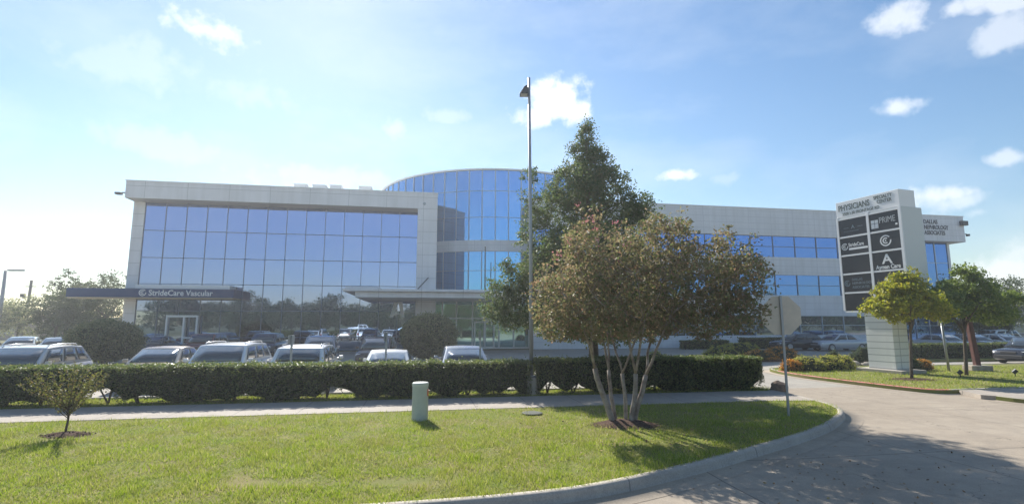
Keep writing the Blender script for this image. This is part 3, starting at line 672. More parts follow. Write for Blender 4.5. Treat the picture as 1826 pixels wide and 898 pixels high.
# crape myrtle -------------------------------------------------
def myrtle_trunk(mb):
    tips = []
    stems = [((-.20,-.05,0),(-.80,.1,2.0),.072,.045),((-.13,.10,0),(-.28,.3,1.9),.045,.03),((.08,.05,0),(-.02,.0,1.8),.045,.03),((.16,-.04,0),(.38,.0,1.8),.062,.04),((.24,.05,0),(.78,.1,1.75),.068,.042)]
    for a, b, r0, r1 in stems:
        bb = Vector(b)*.62; bb.z = b[2]*.62
        pts = limb(mb, a, (a[0]*.4+b[0]*.6, a[1]*.4+b[1]*.6, b[2]*.62), r0, r1+.01, 8, .05, 6)
        fork = pts[-1]
        for k in range(2):
            ang = random.uniform(0, 2*math.pi); sp_ = random.uniform(.3,.6)
            t1 = Vector((b[0]*1.35+math.cos(ang)*sp_, b[1]+math.sin(ang)*sp_, random.uniform(2.0,2.5)))
            q = limb(mb, fork, t1, r1*.8, .02, 7, .08, 5); tips.append(t1)
            for _ in range(3):
                t2 = t1+Vector((random.gauss(.15*math.copysign(1,b[0]),.55), random.gauss(0,.5), random.uniform(.3,1.0))); limb(mb, t1, t2, .015, .005, 5, .1, 4); tips.append(t2)
    return tips
ML = [(-.9,0,3.0,1.15,1.3,1.0),(-1.3,.2,2.6,.8,1.0,.75),(-.5,.2,3.7,.95,1.2,.95),(-.75,0,4.25,.38,.5,.55),(.3,.0,3.1,1.3,1.4,1.0),(.9,.1,3.8,1.0,1.2,.85),(1.15,0,4.35,.5,.6,.42),(1.6,0,3.2,1.2,1.3,.95),(2.2,.1,3.55,.9,1.1,.8),(2.7,0,3.1,.8,1.0,.75),(3.1,0,3.45,.45,.6,.45),(-1.35,.1,2.2,.6,.8,.42),(-.6,0,2.15,.7,.8,.42),(.5,.2,2.15,.7,.8,.4),(1.4,0,2.2,.7,.8,.4),(2.7,0,2.5,.7,.7,.5),(1.9,-.2,2.5,.9,1.0,.6),(-.2,-.3,2.4,.9,.9,.55),(2.6,0,2.45,.5,.7,.4),(.9,.2,2.45,.9,.9,.5)]
for _ in range(70):      # loose shoots that break the outline
    l_ = random.choice(ML[:16]); a = random.uniform(0,2*math.pi); e_ = random.uniform(-.2,1.3)
    ML.append((l_[0]+math.cos(a)*math.cos(e_)*l_[3]*.98, l_[1]+math.sin(a)*math.cos(e_)*l_[4]*.98, l_[2]+math.sin(e_)*l_[5]*1.0, .16, .16, random.uniform(.2,.42)))
def myrtle_extra(e, C):
    hi = C[C[:,2] > 3.4]; hi = hi[(hi[:,0] < .2) | (rng.random(len(hi)) < .1)]
    pick = hi[rng.choice(len(hi), 16, replace=False)]; P = np.repeat(pick, 16, 0)+rng.normal(size=(16*16,3))*.05+np.array([0,0,.12])
    link('blossoms', quads_mesh('blossoms', leaves(P, .05, .8)), L_flower, e)
tree('crape_myrtle', 'multi stemmed crape myrtle with bronze leaves and a few pink blossoms on the lawn', 'tree', (2.47,11.95,.14), myrtle_trunk, ML, L_myrtle, 2900, 16, .125, .075, .45, M_barkc, None, myrtle_extra, 160)
# conical tree -------------------------------------------------
def cone_trunk(mb):
    tips = []
    main = limb(mb, (0,0,0), (-.15,0,9.3), .2, .02, 10, .015, 12)
    for k in range(46):
        z = random.uniform(1.7, 8.6); t = z/9.3; i = min(int(t*12), 11); base = main[i]
        ang = random.uniform(0,2*math.pi); ln = (1-t)**.8*3.4+.3; e_ = base+Vector((math.cos(ang)*ln*.8, math.sin(ang)*ln*.8, ln*.28)); limb(mb, base, e_, .05*(1-t)+.015, .01, 5, .07, 5); tips.append(e_)
    return tips
CLB = []
prof_z = [1.9,2.6,4,5.5,6.5,7.3,8.0,8.6,9.2,9.9]; prof_r = [2.0,2.6,2.75,2.55,2.15,1.6,1.1,.6,.28,.08]
for k in range(210):
    z = 1.9+7.9*random.random()**1.15; rad = float(np.interp(z, prof_z, prof_r)); ang = random.uniform(0,2*math.pi); rr = rad*random.random()**.45*.88
    s = (.16+.19*rad)*random.uniform(.75,1.25); CLB.append((math.cos(ang)*rr-.1*z/9, math.sin(ang)*rr*.9, z, s, s, s*.85))
CLB += [(-.12,0,9.6,.16,.16,.5),(-.1,0,9.0,.3,.3,.5),(0,0,8.2,.45,.45,.6),(-2.9,-.3,3.4,.6,.6,.45),(-3.0,-.3,2.5,.7,.7,.5),(-2.2,-.5,2.6,.8,.8,.55),(-3.3,-.2,4.1,.35,.35,.3),(-1.3,0,7.2,.4,.4,.6),(-2.1,0,6.4,.5,.5,.7),(-2.3,0,5.4,.6,.6,.6),(-3.4,-.3,2.9,.7,.6,.6),(-2.8,-.3,2.4,.7,.6,.5),(-3.6,-.3,3.6,.4,.5,.4),(-2.9,-.3,3.9,.6,.6,.6),(-2.25,0,7.7,.42,.4,.4),(-2.3,0,6.9,.35,.4,.4),(-3.3,-.3,3.2,.6,.6,.5),(-3.5,-.3,2.6,.5,.5,.4),(-3.0,-.2,4.3,.3,.3,.3),(-2.4,-.2,3.6,.8,.8,.7),(3.1,0,3.6,.5,.5,.5),(1.2,0,7.6,.45,.45,.7),(1.7,0,6.6,.6,.6,.6),(2.3,0,5.9,.45,.45,.4),(2.55,0,6.3,.3,.3,.25)]
tree('cypress_tree', 'tall cone shaped dark green tree behind the hedge', 'tree', (2.95,18.75,.14), cone_trunk, CLB, L_cone, 7600, 18, .16, .09, .15, M_bark, None, None, 200)
# sapling ---------------------------------------------------
def sap_build():
    e = empty('sapling', (-9.05,10.88,.14)); tag(e, 'small feathery young tree with upright fanned branches on the lawn', 'tree')
    mb = MB(); pts = []
    limb(mb, (0,0,0), (.02,0,.52), .022, .018, 8, .03, 4)
    for k in range(24):
        ang = random.uniform(0,2*math.pi); sp_ = .98*math.sqrt(random.random()); h = random.uniform(1.25,1.5)-sp_*random.uniform(.1,.35)
        z0 = random.uniform(.32,.55); q = limb(mb, (.01,0,z0), (math.cos(ang)*sp_, math.sin(ang)*sp_*.8, h), .009, .003, 5, .04, 6, (0,0,-.05))
        for a, b in zip(q[1:-1], q[2:]):
            for _ in range(24): t = random.random(); pts.append(tuple(a.lerp(b, t)+Vector((random.gauss(0,.03), random.gauss(0,.03), random.gauss(0,.025)))))
    mb.build('trunk', M_bark, e, True); link('crown', quads_mesh('crown', leaves(np.array(pts), .048, .4)), L_sap, e)
sap_build()
# two street trees on the verge ------------------------------
def post_trunk(h, lean, spread, nb=9, r=.06):
    def f(mb):
        tips = []; pts = limb(mb, (0,0,0), (lean,0,h), r, r*.75, 9, .02, 7); top = pts[-1]
        for k in range(nb):
            ang = 2*math.pi*k/nb+random.uniform(-.3,.3); e_ = top+Vector((math.cos(ang)*spread*random.uniform(.4,.9), math.sin(ang)*spread*random.uniform(.4,.9), random.uniform(.5,1.6))); limb(mb, pts[-1-random.randrange(2)], e_, r*.55, .012, 6, .08, 5); tips.append(e_)
        return tips
    return f
def shoots(L, n_, s_=.16):
    for _ in range(n_):
        l_ = random.choice(L[:9]); a = random.uniform(0,6.28); e_ = random.uniform(-.5,1.3)
        L.append((l_[0]+math.cos(a)*math.cos(e_)*l_[3]*1.05, l_[1]+math.sin(a)*math.cos(e_)*l_[4]*1.05, l_[2]+math.sin(e_)*l_[5]*1.1, s_*random.uniform(.7,1.6), s_*random.uniform(.7,1.6), s_))
    return L
PL = [(-.2,0,2.9,1.0,1.0,.65),(-.9,0,3.0,.65,.7,.45),(-1.35,0,2.75,.35,.5,.3),(.1,0,3.5,.8,.9,.6),(.35,0,3.95,.5,.5,.35),(.9,.1,3.0,.85,.9,.6),(1.45,0,2.8,.45,.6,.4),(-.7,0,3.55,.5,.6,.35),(-.1,0,4.1,.3,.3,.2)]
tree('street_tree', 'young tree with bright yellow green leaves in front of the monument sign', 'tree', (16.2,21.45,.13), post_trunk(2.2,.15,.9), shoots(PL, 34), L_pist, 430, 22, .17, .14, .35, M_bark, 'young trees on the verge', None, 40)
PL2 = [(-.6,0,3.0,1.0,1.0,.7),(.4,0,3.4,1.1,1.1,.8),(1.2,0,2.9,1.1,1.1,.65),(.9,0,3.9,.8,.8,.5),(.3,0,4.3,.5,.5,.35),(-1.2,0,3.5,.6,.7,.5),(2.0,0,3.3,.7,.8,.35),(2.6,0,3.4,.35,.4,.12),(1.9,0,2.5,.7,.7,.4),(-.5,0,3.9,.5,.5,.4)]
tree('street_tree', 'spreading dark green tree to the right of the monument sign', 'tree', (19.85,23.1,.13), post_trunk(2.1,.15,1.2,11,.075), shoots(PL2, 40, .2), L_pistd, 640, 22, .18, .13, .35, M_bark, 'young trees on the verge', None, 50)
# round clipped bushes in the lot ---------------------------
def bush(label, loc, r, h, lm, n_cl=1300, per=16, leaf=.08, name='round_bush', cat='bush', group=None, zr=.0, flat=.5):
    e = empty(name, loc); tag(e, label, cat, group); mb = MB()
    for k in range(5):
        a = k*1.26; limb(mb, (math.cos(a)*.1,math.sin(a)*.1,0), (math.cos(a)*r*.5, math.sin(a)*r*.5, h*.5), .06*r/1.8, .02, 6, .06, 4)
    mb.build('trunk', M_bark, e, True)
    bm = bmesh.new(); bmesh.ops.create_icosphere(bm, subdivisions=3, radius=1)
    for v in bm.verts:
        q = 1+.10*mnoise.noise(v.co*2.2+Vector(loc)); v.co = Vector((v.co.x*r*.86*q, v.co.y*r*.86*q, h*.52+v.co.z*h*.42*q))
    me = bpy.data.meshes.new('shade_core'); bm.to_mesh(me); bm.free(); link('shade_core', me, M_core, e, True)  # added dark core, blocks light behind the bush leaves
    P, C = lobes_points([(0,0,h*.53,r*.93,r*.93,h*.46)], n_cl, per, .13*r/1.8+.03, .9)
    P = P[P[:,2] > h*.06]
    link('crown', quads_mesh('crown', leaves(P, leaf)), lm, e); return e
bush('large rounded grey green bush by the navy canopy in the parking lot', (-23.7,30.6,.0), 2.0, 2.55, L_round, group='round bushes in the parking lot', leaf=.11)
bush('large rounded bush in front of the entrance canopy', (-5.15,32.6,.0), 1.85, 3.0, L_round, group='round bushes in the parking lot', leaf=.11)
# hedges -------------------------------------------------------
def hedge(label, u0, u1, v0, v1, top, base, gaps, lm=L_hedge, n=42000, leaf=.06, name='clipped_hedge', group=None, ztop=None):
    L = u1-u0; e = empty(name, UV((u0+u1)/2,(v0+v1)/2,base)); tag(e, label, 'hedge', group); EI = Matrix.Translation(-e.location)
    def bot(u):
        b = base+.02+.05*math.sin(u*5.1)+.03*math.sin(u*11.3+1)
        for (gc, gw, gh) in gaps: b += gh*math.exp(-((u-gc)/gw)**2)
        return b
    def wob(u, z, s): return .11*mnoise.noise((u*1.1, z*1.5, s))+.09*mnoise.noise((u*3.3, z*3, s+5))+.05*mnoise.noise((u*9, z*9, s+2))+.13*max(0, abs(math.sin(u*2.73+.7*math.sin(u*.7)))*-1+.35)
    def topz(u): return top+.05*mnoise.noise((u*.9,0,3))+.05*mnoise.noise((u*4,0,9))
    # dark solid core added inside the hedge to block light
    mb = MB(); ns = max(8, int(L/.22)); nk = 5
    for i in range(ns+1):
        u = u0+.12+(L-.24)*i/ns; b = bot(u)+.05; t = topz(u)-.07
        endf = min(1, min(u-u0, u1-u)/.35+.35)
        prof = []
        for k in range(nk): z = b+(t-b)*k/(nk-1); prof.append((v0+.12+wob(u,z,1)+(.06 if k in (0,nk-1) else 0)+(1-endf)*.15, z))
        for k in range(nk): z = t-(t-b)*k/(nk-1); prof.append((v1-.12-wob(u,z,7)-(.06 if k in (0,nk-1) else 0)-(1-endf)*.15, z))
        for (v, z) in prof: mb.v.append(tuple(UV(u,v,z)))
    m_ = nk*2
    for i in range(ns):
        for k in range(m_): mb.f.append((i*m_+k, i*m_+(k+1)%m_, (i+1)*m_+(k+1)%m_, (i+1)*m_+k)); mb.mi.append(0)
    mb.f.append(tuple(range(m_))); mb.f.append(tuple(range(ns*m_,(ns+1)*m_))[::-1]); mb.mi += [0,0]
    o = mb.build('shade_core', M_core, e); o.matrix_parent_inverse = EI
    # stems
    u = u0+.4
    while u < u1-.2:
        mb = MB(); a0 = UV(u, (v0+v1)/2, base-.02)
        for _ in range(3):
            b = UV(u+random.gauss(0,.22), (v0+v1)/2+random.gauss(0,.15), base+.55); limb(mb, a0, b, .028, .014, 6, .08, 4)
        o = mb.build('stem', M_bark, e, True); o.matrix_parent_inverse = EI
        u += random.uniform(.7,1.0)
    # leaves on the faces
    Wd = v1-v0; H = top-base; areas = np.array([L*H, L*H*.35, L*Wd, Wd*H, Wd*H]); pk = rng.choice(5, n, p=areas/areas.sum()); P = np.zeros((n,3)); keep = np.zeros(n, bool)
    a_, b_ = rng.random(n), rng.random(n); dpt = np.abs(rng.normal(0,.06,n))
    for i in range(n):
        k = pk[i]
        if k < 2:
            u = u0+L*a_[i]; z = base+(topz(u)-base)*b_[i]; w = wob(u,z,1 if k == 0 else 7); v = v0+w+dpt[i]-.02 if k == 0 else v1-w-dpt[i]+.02
        elif k == 2: u = u0+L*a_[i]; z = topz(u)-dpt[i]*.7+random.uniform(-.01,.05)*(random.random() < .4)+random.uniform(0,.13)*(random.random() < .02); v = v0+Wd*b_[i]
        else: z = base+H*a_[i]; u = (u0+dpt[i]+wob(b_[i]*3,z,2)) if k == 3 else (u1-dpt[i]-wob(b_[i]*3,z,2)); v = v0+Wd*b_[i]
        cu_ = min(u-u0, u1-u, .3)/.3; v = v0+(v-v0)*1.0 if cu_ >= 1 else (v0+v1)/2+(v-(v0+v1)/2)*(.7+.3*cu_)
        if z > bot(u)+random.gauss(0,.06) and mnoise.noise((u*6,z*6,4+k)) > -.38: keep[i] = True
        q = UV(u, v, z); P[i] = q
    o = link('leaves', quads_mesh('leaves', leaves(P[keep], leaf, .6, .9)), lm, e); o.matrix_parent_inverse = EI
    return e
def ucam(px, v):       # street u where the bearing of column px meets line v (planning helper, metres)
    k = (px-913)/FPX/.985; return v*(k*CA+SA)/(CA-k*SA)
gl = [(ucam(x, HV0), w, h) for x, w, h in ((85,.5,.12),(180,.42,.34),(215,.3,.28),(275,.35,.26),(448,.35,.18),(603,.36,.36),(640,.2,.12),(770,.2,.16),(840,.2,.2),(880,.2,.14),(915,.2,.2))]
hedge('long clipped hedge between sidewalk and parked cars, left of the light pole', -21, ucam(948,HV0), HV0, HV1, 1.20, .15, gl, n=78000, group='clipped hedges along the sidewalk')
gr = [(ucam(x, HV0), w, h) for x, w, h in ((985,.28,.34),(1030,.25,.3),(1090,.2,.1),(1160,.3,.16),(1345,.2,.2))]
hedge('shaded clipped hedge right of the light pole, ending at the drive', ucam(958,HV0), 11.55, HV0, HV1+.05, 1.24, .15, gr, n=36000, group='clipped hedges along the sidewalk')
# far hedge on the right
hedge('low hedge on the far grass strip at the right', 28.2, 40.0, 28.6, 29.5, 1.05, .12, [], n=16000, leaf=.09)
# mounded bed shrubs ----------------------------------------------------
def mound(label, loc, rx, ry, h, lm, n_cl=260, leaf=.08, group='mounded shrubs in the planting beds', per=14):
    e = empty('mounded_shrub', loc); tag(e, label, 'shrub', group)
    bm = bmesh.new(); bmesh.ops.create_icosphere(bm, subdivisions=3, radius=1)
    for v in bm.verts: q = 1+.12*mnoise.noise(v.co*2+Vector(loc)); v.co = Vector((v.co.x*rx*.85*q, v.co.y*ry*.85*q, max(0, v.co.z)*h*.85*q))
    me = bpy.data.meshes.new('shade_core'); bm.to_mesh(me); bm.free(); link('shade_core', me, M_core, e, True)  # added dark core, blocks light under the mound's leaves
    P, C = lobes_points([(0,0,h*.1,rx*.95,ry*.95,h*.85)], n_cl, per, .10, .85); P = P[P[:,2] > .02]
    link('foliage', quads_mesh('foliage', leaves(P, leaf)), lm, e); return e
bedm = poly_sheet('planting_bed', [(15.6+3.3*math.cos(t*.4), 35.2+2.6*math.sin(t*.4)) for t in range(16)], .12, M_mulch, .14)
mound('yellow green mounded shrub at the left of the round bed', (13.6,34.2,.12), 1.3,1.2,.85, L_ground)
mound('yellow green mounded shrub at the back of the round bed', (15.4,35.6,.12), 1.8,1.2,1.05, L_ground, 340)
mound('orange tinted mounded shrub at the right of the round bed', (17.3,34.0,.12), 1.3,1.1,.8, L_orange)
mound('orange tinted mounded shrub at the front of the round bed', (15.6,33.2,.12), 1.2,.8,.65, L_orange)
mound('small yellow shrub showing above the hedge behind the crape myrtle', (8.3,30.2,.0), .8,.7,.85, L_ground, 150)
for i, (x, y, rx, lm, lb) in enumerate(((13.35,25.2,.55,L_orange,'small orange tipped shrub at the corner of the drive'),(14.3,25.5,.95,L_ground,'leftmost green shrub of the low row before the sign'),(15.5,25.9,.95,L_ground,'middle green shrub of the low row before the sign'),(16.35,26.2,.7,L_ground,'green shrub touching the left side of the sign pillar'),(18.9,25.2,.7,L_oak,'dark green shrub right of the sign pillar'),(19.9,25.6,.5,L_orange,'small orange shrub right of the sign pillar'))):
    mound(lb, (x,y,.13), rx, rx*.75, .72 if rx > .6 else .55, lm, 260, .065)
mound('dark leafy shrub growing among the limestone boulders', (20.3,30.4,.0), .9,.7,1.15, L_oak, 160)
mound('small dark shrub beside the limestone boulders', (18.6,30.4,.0), .45,.4,.9, L_oak, 80)
# low dark hedge blocks at the foot of the right wing
hedge('low dark hedge at the foot of the right wing, left part', 23.4, 28.0, 43.9, 44.9, .8, 0, [], n=4500, leaf=.11, group='low hedges against the right wing')
hedge('low dark hedge at the foot of the right wing, behind the round bed', 29.3, 34.2, 43.9, 44.9, 1.0, 0, [], n=4500, leaf=.11, group='low hedges against the right wing')
# boulders
def boulder(label, loc, s, seed):
    bm = bmesh.new(); bmesh.ops.create_icosphere(bm, subdivisions=3, radius=1)
    for v in bm.verts:
        q = 1+.35*mnoise.noise(v.co*1.3+Vector((seed,0,0)))+.1*mnoise.noise(v.co*4+Vector((seed,3,0))); v.co = Vector((v.co.x*s[0]*q, v.co.y*s[1]*q, s[2]*.45+v.co.z*s[2]*q*.75))
    me = bpy.data.meshes.new('boulder'); bm.to_mesh(me); bm.free(); o = link('boulder', me, M_rock); o.location = loc; tag(o, label, 'boulder', 'limestone boulders'); return o
bl = ['leftmost flat limestone boulder behind the low shrub row','broad limestone boulder next to the small dark shrub','tall limestone boulder between the two dark shrubs','small limestone boulder in front of the dark leafy shrub','limestone boulder nearest to the sign pillar']
for i, (x, y, sx) in enumerate(((17.5,29.6,.4),(18.2,29.3,.42),(18.9,29.2,.38),(19.5,29.1,.3),(20.1,29.3,.42))): boulder(bl[i], (x,y,-.02), (sx,sx*.8,sx*.75), i*7.3)
o = boulder('brown boulder at the drive end of the clipped hedge', (9.0,17.9,.10), (.28,.22,.30), 50); o.data.materials[0] = mat('brown_stone', (.16,.11,.08), .9, var=(.24,.18,.13), scale=4, bump=.6, bscale=9)
# mulch rings
def mulch(label, loc, r, h):
    mb = MB(); n_ = 40; rings = [(1,0),(.8,.35),(.5,.8),(.2,1)]
    for (q, z) in rings:
        for k in range(n_): a = 2*math.pi*k/n_; w = 1+.13*mnoise.noise((math.cos(a)*1.7+loc[0], math.sin(a)*1.7, q)); mb.v.append((q*r*w*math.cos(a), q*r*w*.62*math.sin(a), z*h+.03*mnoise.noise((math.cos(a)*q*6, math.sin(a)*q*6, loc[0]))*(z > 0)))
    for i in range(3):
        for k in range(n_): mb.f.append((i*n_+k, i*n_+(k+1)%n_, (i+1)*n_+(k+1)%n_, (i+1)*n_+k)); mb.mi.append(0)
    mb.f.append(tuple(range(3*n_,4*n_))); mb.mi.append(0)
    o = mb.build('mulch_ring', M_mulch, None, True); o.location = loc; tag(o, label, 'mulch', 'mulch rings around the trees'); 
    # loose chips
    P = np.stack([rng.normal(0,r*.5,900), rng.normal(0,r*.3,900), np.zeros(900)],1); rr = np.sqrt((P[:,0]/r)**2+(P[:,1]/(r*.62))**2); P[:,2] = np.clip(1-rr,0,1)*h+.008
    c = link('bark_chips', quads_mesh('bark_chips', leaves(P[rr < 1.25], .045, .5, 2)), mat('bark_chip', island=[(.05,.03,.02),(.14,.085,.06),(.22,.15,.11)], rough=.9), o); return o
mulch('dark mulch mound around the crape myrtle stems', (2.5,11.9,.152), .78, .11)
mulch('sparse mulch and bare soil around the small sapling', (-9.0,10.85,.152), .46, .06)
mulch('mulch patch under the yellow green street tree', (16.2,21.4,.132), .9, .05)
# ------------------------------------------------------------------ background trees
def spread_lobes(w, h, n_, z0=.3):
    return [(random.uniform(-.7,.7)*w, random.uniform(-.6,.6)*w, h*random.uniform(z0+.15,.85), w*random.uniform(.3,.5), w*random.uniform(.3,.5), h*random.uniform(.13,.22)) for _ in range(n_)]
def bgtree(label, loc, w, h, lm=L_oak, n_cl=260, leaf=.22, group='trees left of the building', name='oak_tree', z0=.25):
    return tree(name, label, 'tree', loc, post_trunk(h*.35,.1,w*.5,7,.16), spread_lobes(w,h,15,z0), lm, n_cl, 22, .12*w, leaf, .2, M_bark, group, None, 12)
bgtree('tall spreading live oak directly beside the left white wall', (-44.6,57,0), 3.3, 8.8, n_cl=380)
bgtree('live oak poking out above the left tip of the navy canopy', (-49.0,58,0), 2.5, 8.4, n_cl=240)
bgtree('lower dense oak below the left tip of the navy canopy', (-46.3,53,0), 3.4, 5.6, n_cl=330, z0=.1)
bgtree('pale washed out tree beside the utility pole at the far left', (-58.6,62,0), 3.4, 5.7, L_round, 300, z0=.1)
bgtree('pale washed out tree at the very left edge of the view', (-64.0,64,0), 3.8, 4.9, L_round, 300, z0=.1)
bgtree('low rounded tree between the two pale trees and the oaks', (-54.8,64,0), 2.8, 4.2, L_oak, 240, z0=.1)
for i, (x, y, w, h, lb) in enumerate(((50.5,56,4.5,8.4,'dark tree behind the spreading tree at the right edge'),(56.5,60,4.5,7.6,'dark tree half cut by the right edge of the view'),(46.6,50.5,2.3,4.2,'small dark tree below the lettered corner of the building'))):
    bgtree(lb, (x,y,0), w, h, L_oak, 330, .2, 'trees at the right edge', 'shade_tree', .12)
# trees across the road behind the viewer: they show mirrored in the facade
proto = []
for k, (w, h) in enumerate(((4.6,7.6),(3.8,6.4),(5.2,8.6))):
    e = tree('roadside_tree', 'tree across the road that shows mirrored in the blue glass facade', 'tree', (0,0,0), post_trunk(h*.3,.1,w*.5,6,.15), spread_lobes(w,h,14,.1)+[(0,0,h*.35,w*.8,w*.8,h*.3)], L_mirror, 520, 14, .13*w, .34, .3, M_bark, 'roadside trees mirrored in the facade', None, 6); proto.append(e)
first = [True]*3
u = -62; k = 0
while u < 170:
    q = random.randrange(3); src = proto[q]; loc = UV(u, -44-random.uniform(0,12) if u < 60 else -30-random.uniform(0,12), -.03)
    if first[q]: e = src; first[q] = False
    else:
        e = src.copy(); COL.objects.link(e)
        for ch in src.children:
            c = ch.copy(); COL.objects.link(c); c.parent = e
    e.location = loc; e.rotation_euler = (0,0,random.uniform(0,6.3)); s = random.uniform(.95,1.35); e.scale = (s,s,s); u += random.uniform(3.0,5.0)

# ------------------------------------------------------------------ vehicles
def car(label, loc, rz, color, kind='suv', W=1.9, H=1.72, L=4.75, metal=.3, group='parked cars', rails=True, name=None, rough=.25, far=False):
    e = empty(name or {'suv':'parked_suv','sedan':'parked_sedan','pickup':'pickup_truck'}[kind], loc, rz)
    tag(e, label, {'suv':'car','sedan':'car','pickup':'truck'}[kind], group)
    pm = mat('paint_%.2f_%.2f_%.2f' % color, color, rough, metal, .5, coat=.8); w = W/2
    if kind == 'suv': belt = H*.60; hood = H*.56; tail = H*.60; ws0, rf, rr_, rb = L*.5-1.15, L*.5-1.85, -L*.5+.75, -L*.5+.22
    elif kind == 'sedan': belt = H*.63; hood = H*.60; tail = H*.66; ws0, rf, rr_, rb = L*.5-1.2, L*.5-2.0, -L*.5+1.55, -L*.5+.72
    else: belt = H*.60; hood = H*.57; tail = H*.60; ws0, rf, rr_, rb = L*.5-1.35, L*.5-1.95, -.55, -.75
    st = [(L*.5, hood*.62, .80, .42), (L*.5-.06, hood*.80, .88, .30), (L*.5-.25, hood*.93, .94, .24), (L*.5-.7, hood*.985, .98, .22), (ws0+.05, hood*1.03, 1, .22), (ws0-.35, belt, 1, .22), (0, belt*1.005, 1, .22),
          (rb+.25, belt*1.01, 1, .22), (rb-.02, tail, .985, .22), (-L*.5+.18, tail*.985, .96, .26), (-L*.5+.04, tail*.86, .92, .32), (-L*.5, tail*.60, .86, .42)]
    mb = MB(); PR = 10
    for (x, zt, ww, zb) in st:
        wd = w*ww; h_ = zt-zb
        half = [(0,zt+.018),(.55*wd,zt+.012),(.84*wd,zt-.02),(.96*wd,zt-.09*min(1,h_)),(1.0*wd,zt-.30*h_),(1.0*wd,zb+.35*h_),(.965*wd,zb+.12*h_),(.90*wd,zb),(.5*wd,zb-.01)]
        ring = half+[(0,zb-.01)]+[(-a,b) for a, b in half[1:]][::-1]
        for (y, z) in ring: mb.v.append((x, y, z))
    m_ = len(ring)
    for i in range(len(st)-1):
        for k in range(m_): mb.f.append((i*m_+k, (i+1)*m_+k, (i+1)*m_+(k+1)%m_, i*m_+(k+1)%m_)); mb.mi.append(0)
    mb.f.append(tuple(range(m_))); mb.f.append(tuple(range((len(st)-1)*m_, len(st)*m_))[::-1]); mb.mi += [0,0]
    mb.build('body', pm, e, True)
    # greenhouse
    zb = belt-.03; wb = w*.93; wr = w*(.80 if kind != 'sedan' else .74); rs = .06
    fb = [(ws0,-wb,zb),(ws0,wb,zb),(rb,wb,zb),(rb,-wb,zb)]; nx = 6; mb = MB()
    # roof grid, domed
    def roofp(a, b): # a 0..1 front->rear, b -1..1
        x = rf+(rr_-rf)*a; dome = (H-.10)+.10*(1-(2*a-1)**2*.55)*(1-.35*b*b); bow = .06*(1-b*b)*(1 if a < .5 else -1)*abs(2*a-1)
        return (x+bow, b*wr, dome-(.02*(a > .8)))
    g = 6
    for i in range(g+1):
        for j in range(g+1): mb.v.append(roofp(i/g, -1+2*j/g))
    for i in range(g):
        for j in range(g): mb.f.append((i*(g+1)+j, i*(g+1)+j+1, (i+1)*(g+1)+j+1, (i+1)*(g+1)+j)); mb.mi.append(0)
    b = len(mb.v)
    def basep(a, bb): return (ws0+(rb-ws0)*a, bb*wb, zb)
    loop_r = [(0,j) for j in range(g+1)]+[(i,g) for i in range(1,g+1)]+[(g,j) for j in range(g-1,-1,-1)]+[(i,0) for i in range(g-1,0,-1)]
    for (i,j) in loop_r: mb.v.append(basep(i/g, -1+2*j/g))
    nl = len(loop_r)
    for k in range(nl):
        i0, j0 = loop_r[k]; i1, j1 = loop_r[(k+1)%nl]; mb.f.append((b+k, b+(k+1)%nl, i1*(g+1)+j1, i0*(g+1)+j0)); mb.mi.append(0)
    o = mb.build('roof', pm, e); 
    bv = o.modifiers.new('bevel','BEVEL'); bv.width = .035; bv.segments = 3; bv.limit_method = 'ANGLE'; bv.angle_limit = R(28)
    def side_pt(s, a, t):  # s side, a along 0..1, t up 0..1
        p = Vector(basep(a, s)); q = Vector(roofp(a, s)); r = p.lerp(q, t); r.y += s*.014; return r
    def patch(nm, f, a0, a1, t0, t1, n_=5, par=e, m=M_cglass):
        mb2 = MB()
        for i in range(n_+1):
            for t in (t0, t1): mb2.v.append(tuple(f(a0+(a1-a0)*i/n_, t)))
        for i in range(n_): mb2.f.append((2*i, 2*i+2, 2*i+3, 2*i+1)); mb2.mi.append(0)
        o = mb2.build(nm, m, par, True); sd = o.modifiers.new('thick','SOLIDIFY'); sd.thickness = .006; sd.offset = 0; return o
    front = lambda a, t: Vector(basep(0, -1+2*a)).lerp(Vector(roofp(0, -1+2*a)), t)+Vector((.016,0,.008))
    rear = lambda a, t: Vector(basep(1, -1+2*a)).lerp(Vector(roofp(1, -1+2*a)), t)+Vector((-.016,0,.004))
    patch('windshield', front, .055, .945, .08, .90); patch('rear_window', rear, .08, .92, .22 if kind == 'suv' else .1, .88)
    for s in (-1, 1):
        f = lambda a, t, s=s: side_pt(s, a, t)
        bands = ((.07,.40),(.44,.70),(.74,.93)) if kind == 'suv' else (((.08,.46),(.50,.86)) if kind == 'sedan' else ((.10,.48),(.54,.88)))
        for (a0, a1) in bands: patch('side_window', f, a0, a1, .14, .84)
        mb2 = MB(); mb2.box((ws0-.30, s*(w+.08), belt+.07), (.10,.17,.11)); mb2.box((ws0-.28, s*(w-.02), belt+.03), (.05,.14,.04)); mb2.build('mirror', pm if not far else M_plastic, e, bevel=.03)
        mb2 = MB(); mb2.box((L*.5-.17, s*w*.70, hood*.76), (.16,.36,.13)); mb2.build('headlight', M_lamp, e, bevel=.03)
        mb2 = MB(); mb2.box((-L*.5+.09, s*w*.78, tail*.80), (.14,.22,.26 if kind == 'suv' else .14)); mb2.build('taillight', M_tail, e, bevel=.03)
        if rails and kind == 'suv':
            mb2 = MB(); xs = [rf-.15, rf-.25, (rf+rr_)/2, rr_+.25, rr_+.15]; mb2.tube([(xs[0],s*wr*.86,H-.06),(xs[1],s*wr*.86,H+.015),(xs[2],s*wr*.88,H+.035),(xs[3],s*wr*.86,H+.01),(xs[4],s*wr*.86,H-.07)], [.018]*5, 6); mb2.build('roof_rail', M_rim, e, True)
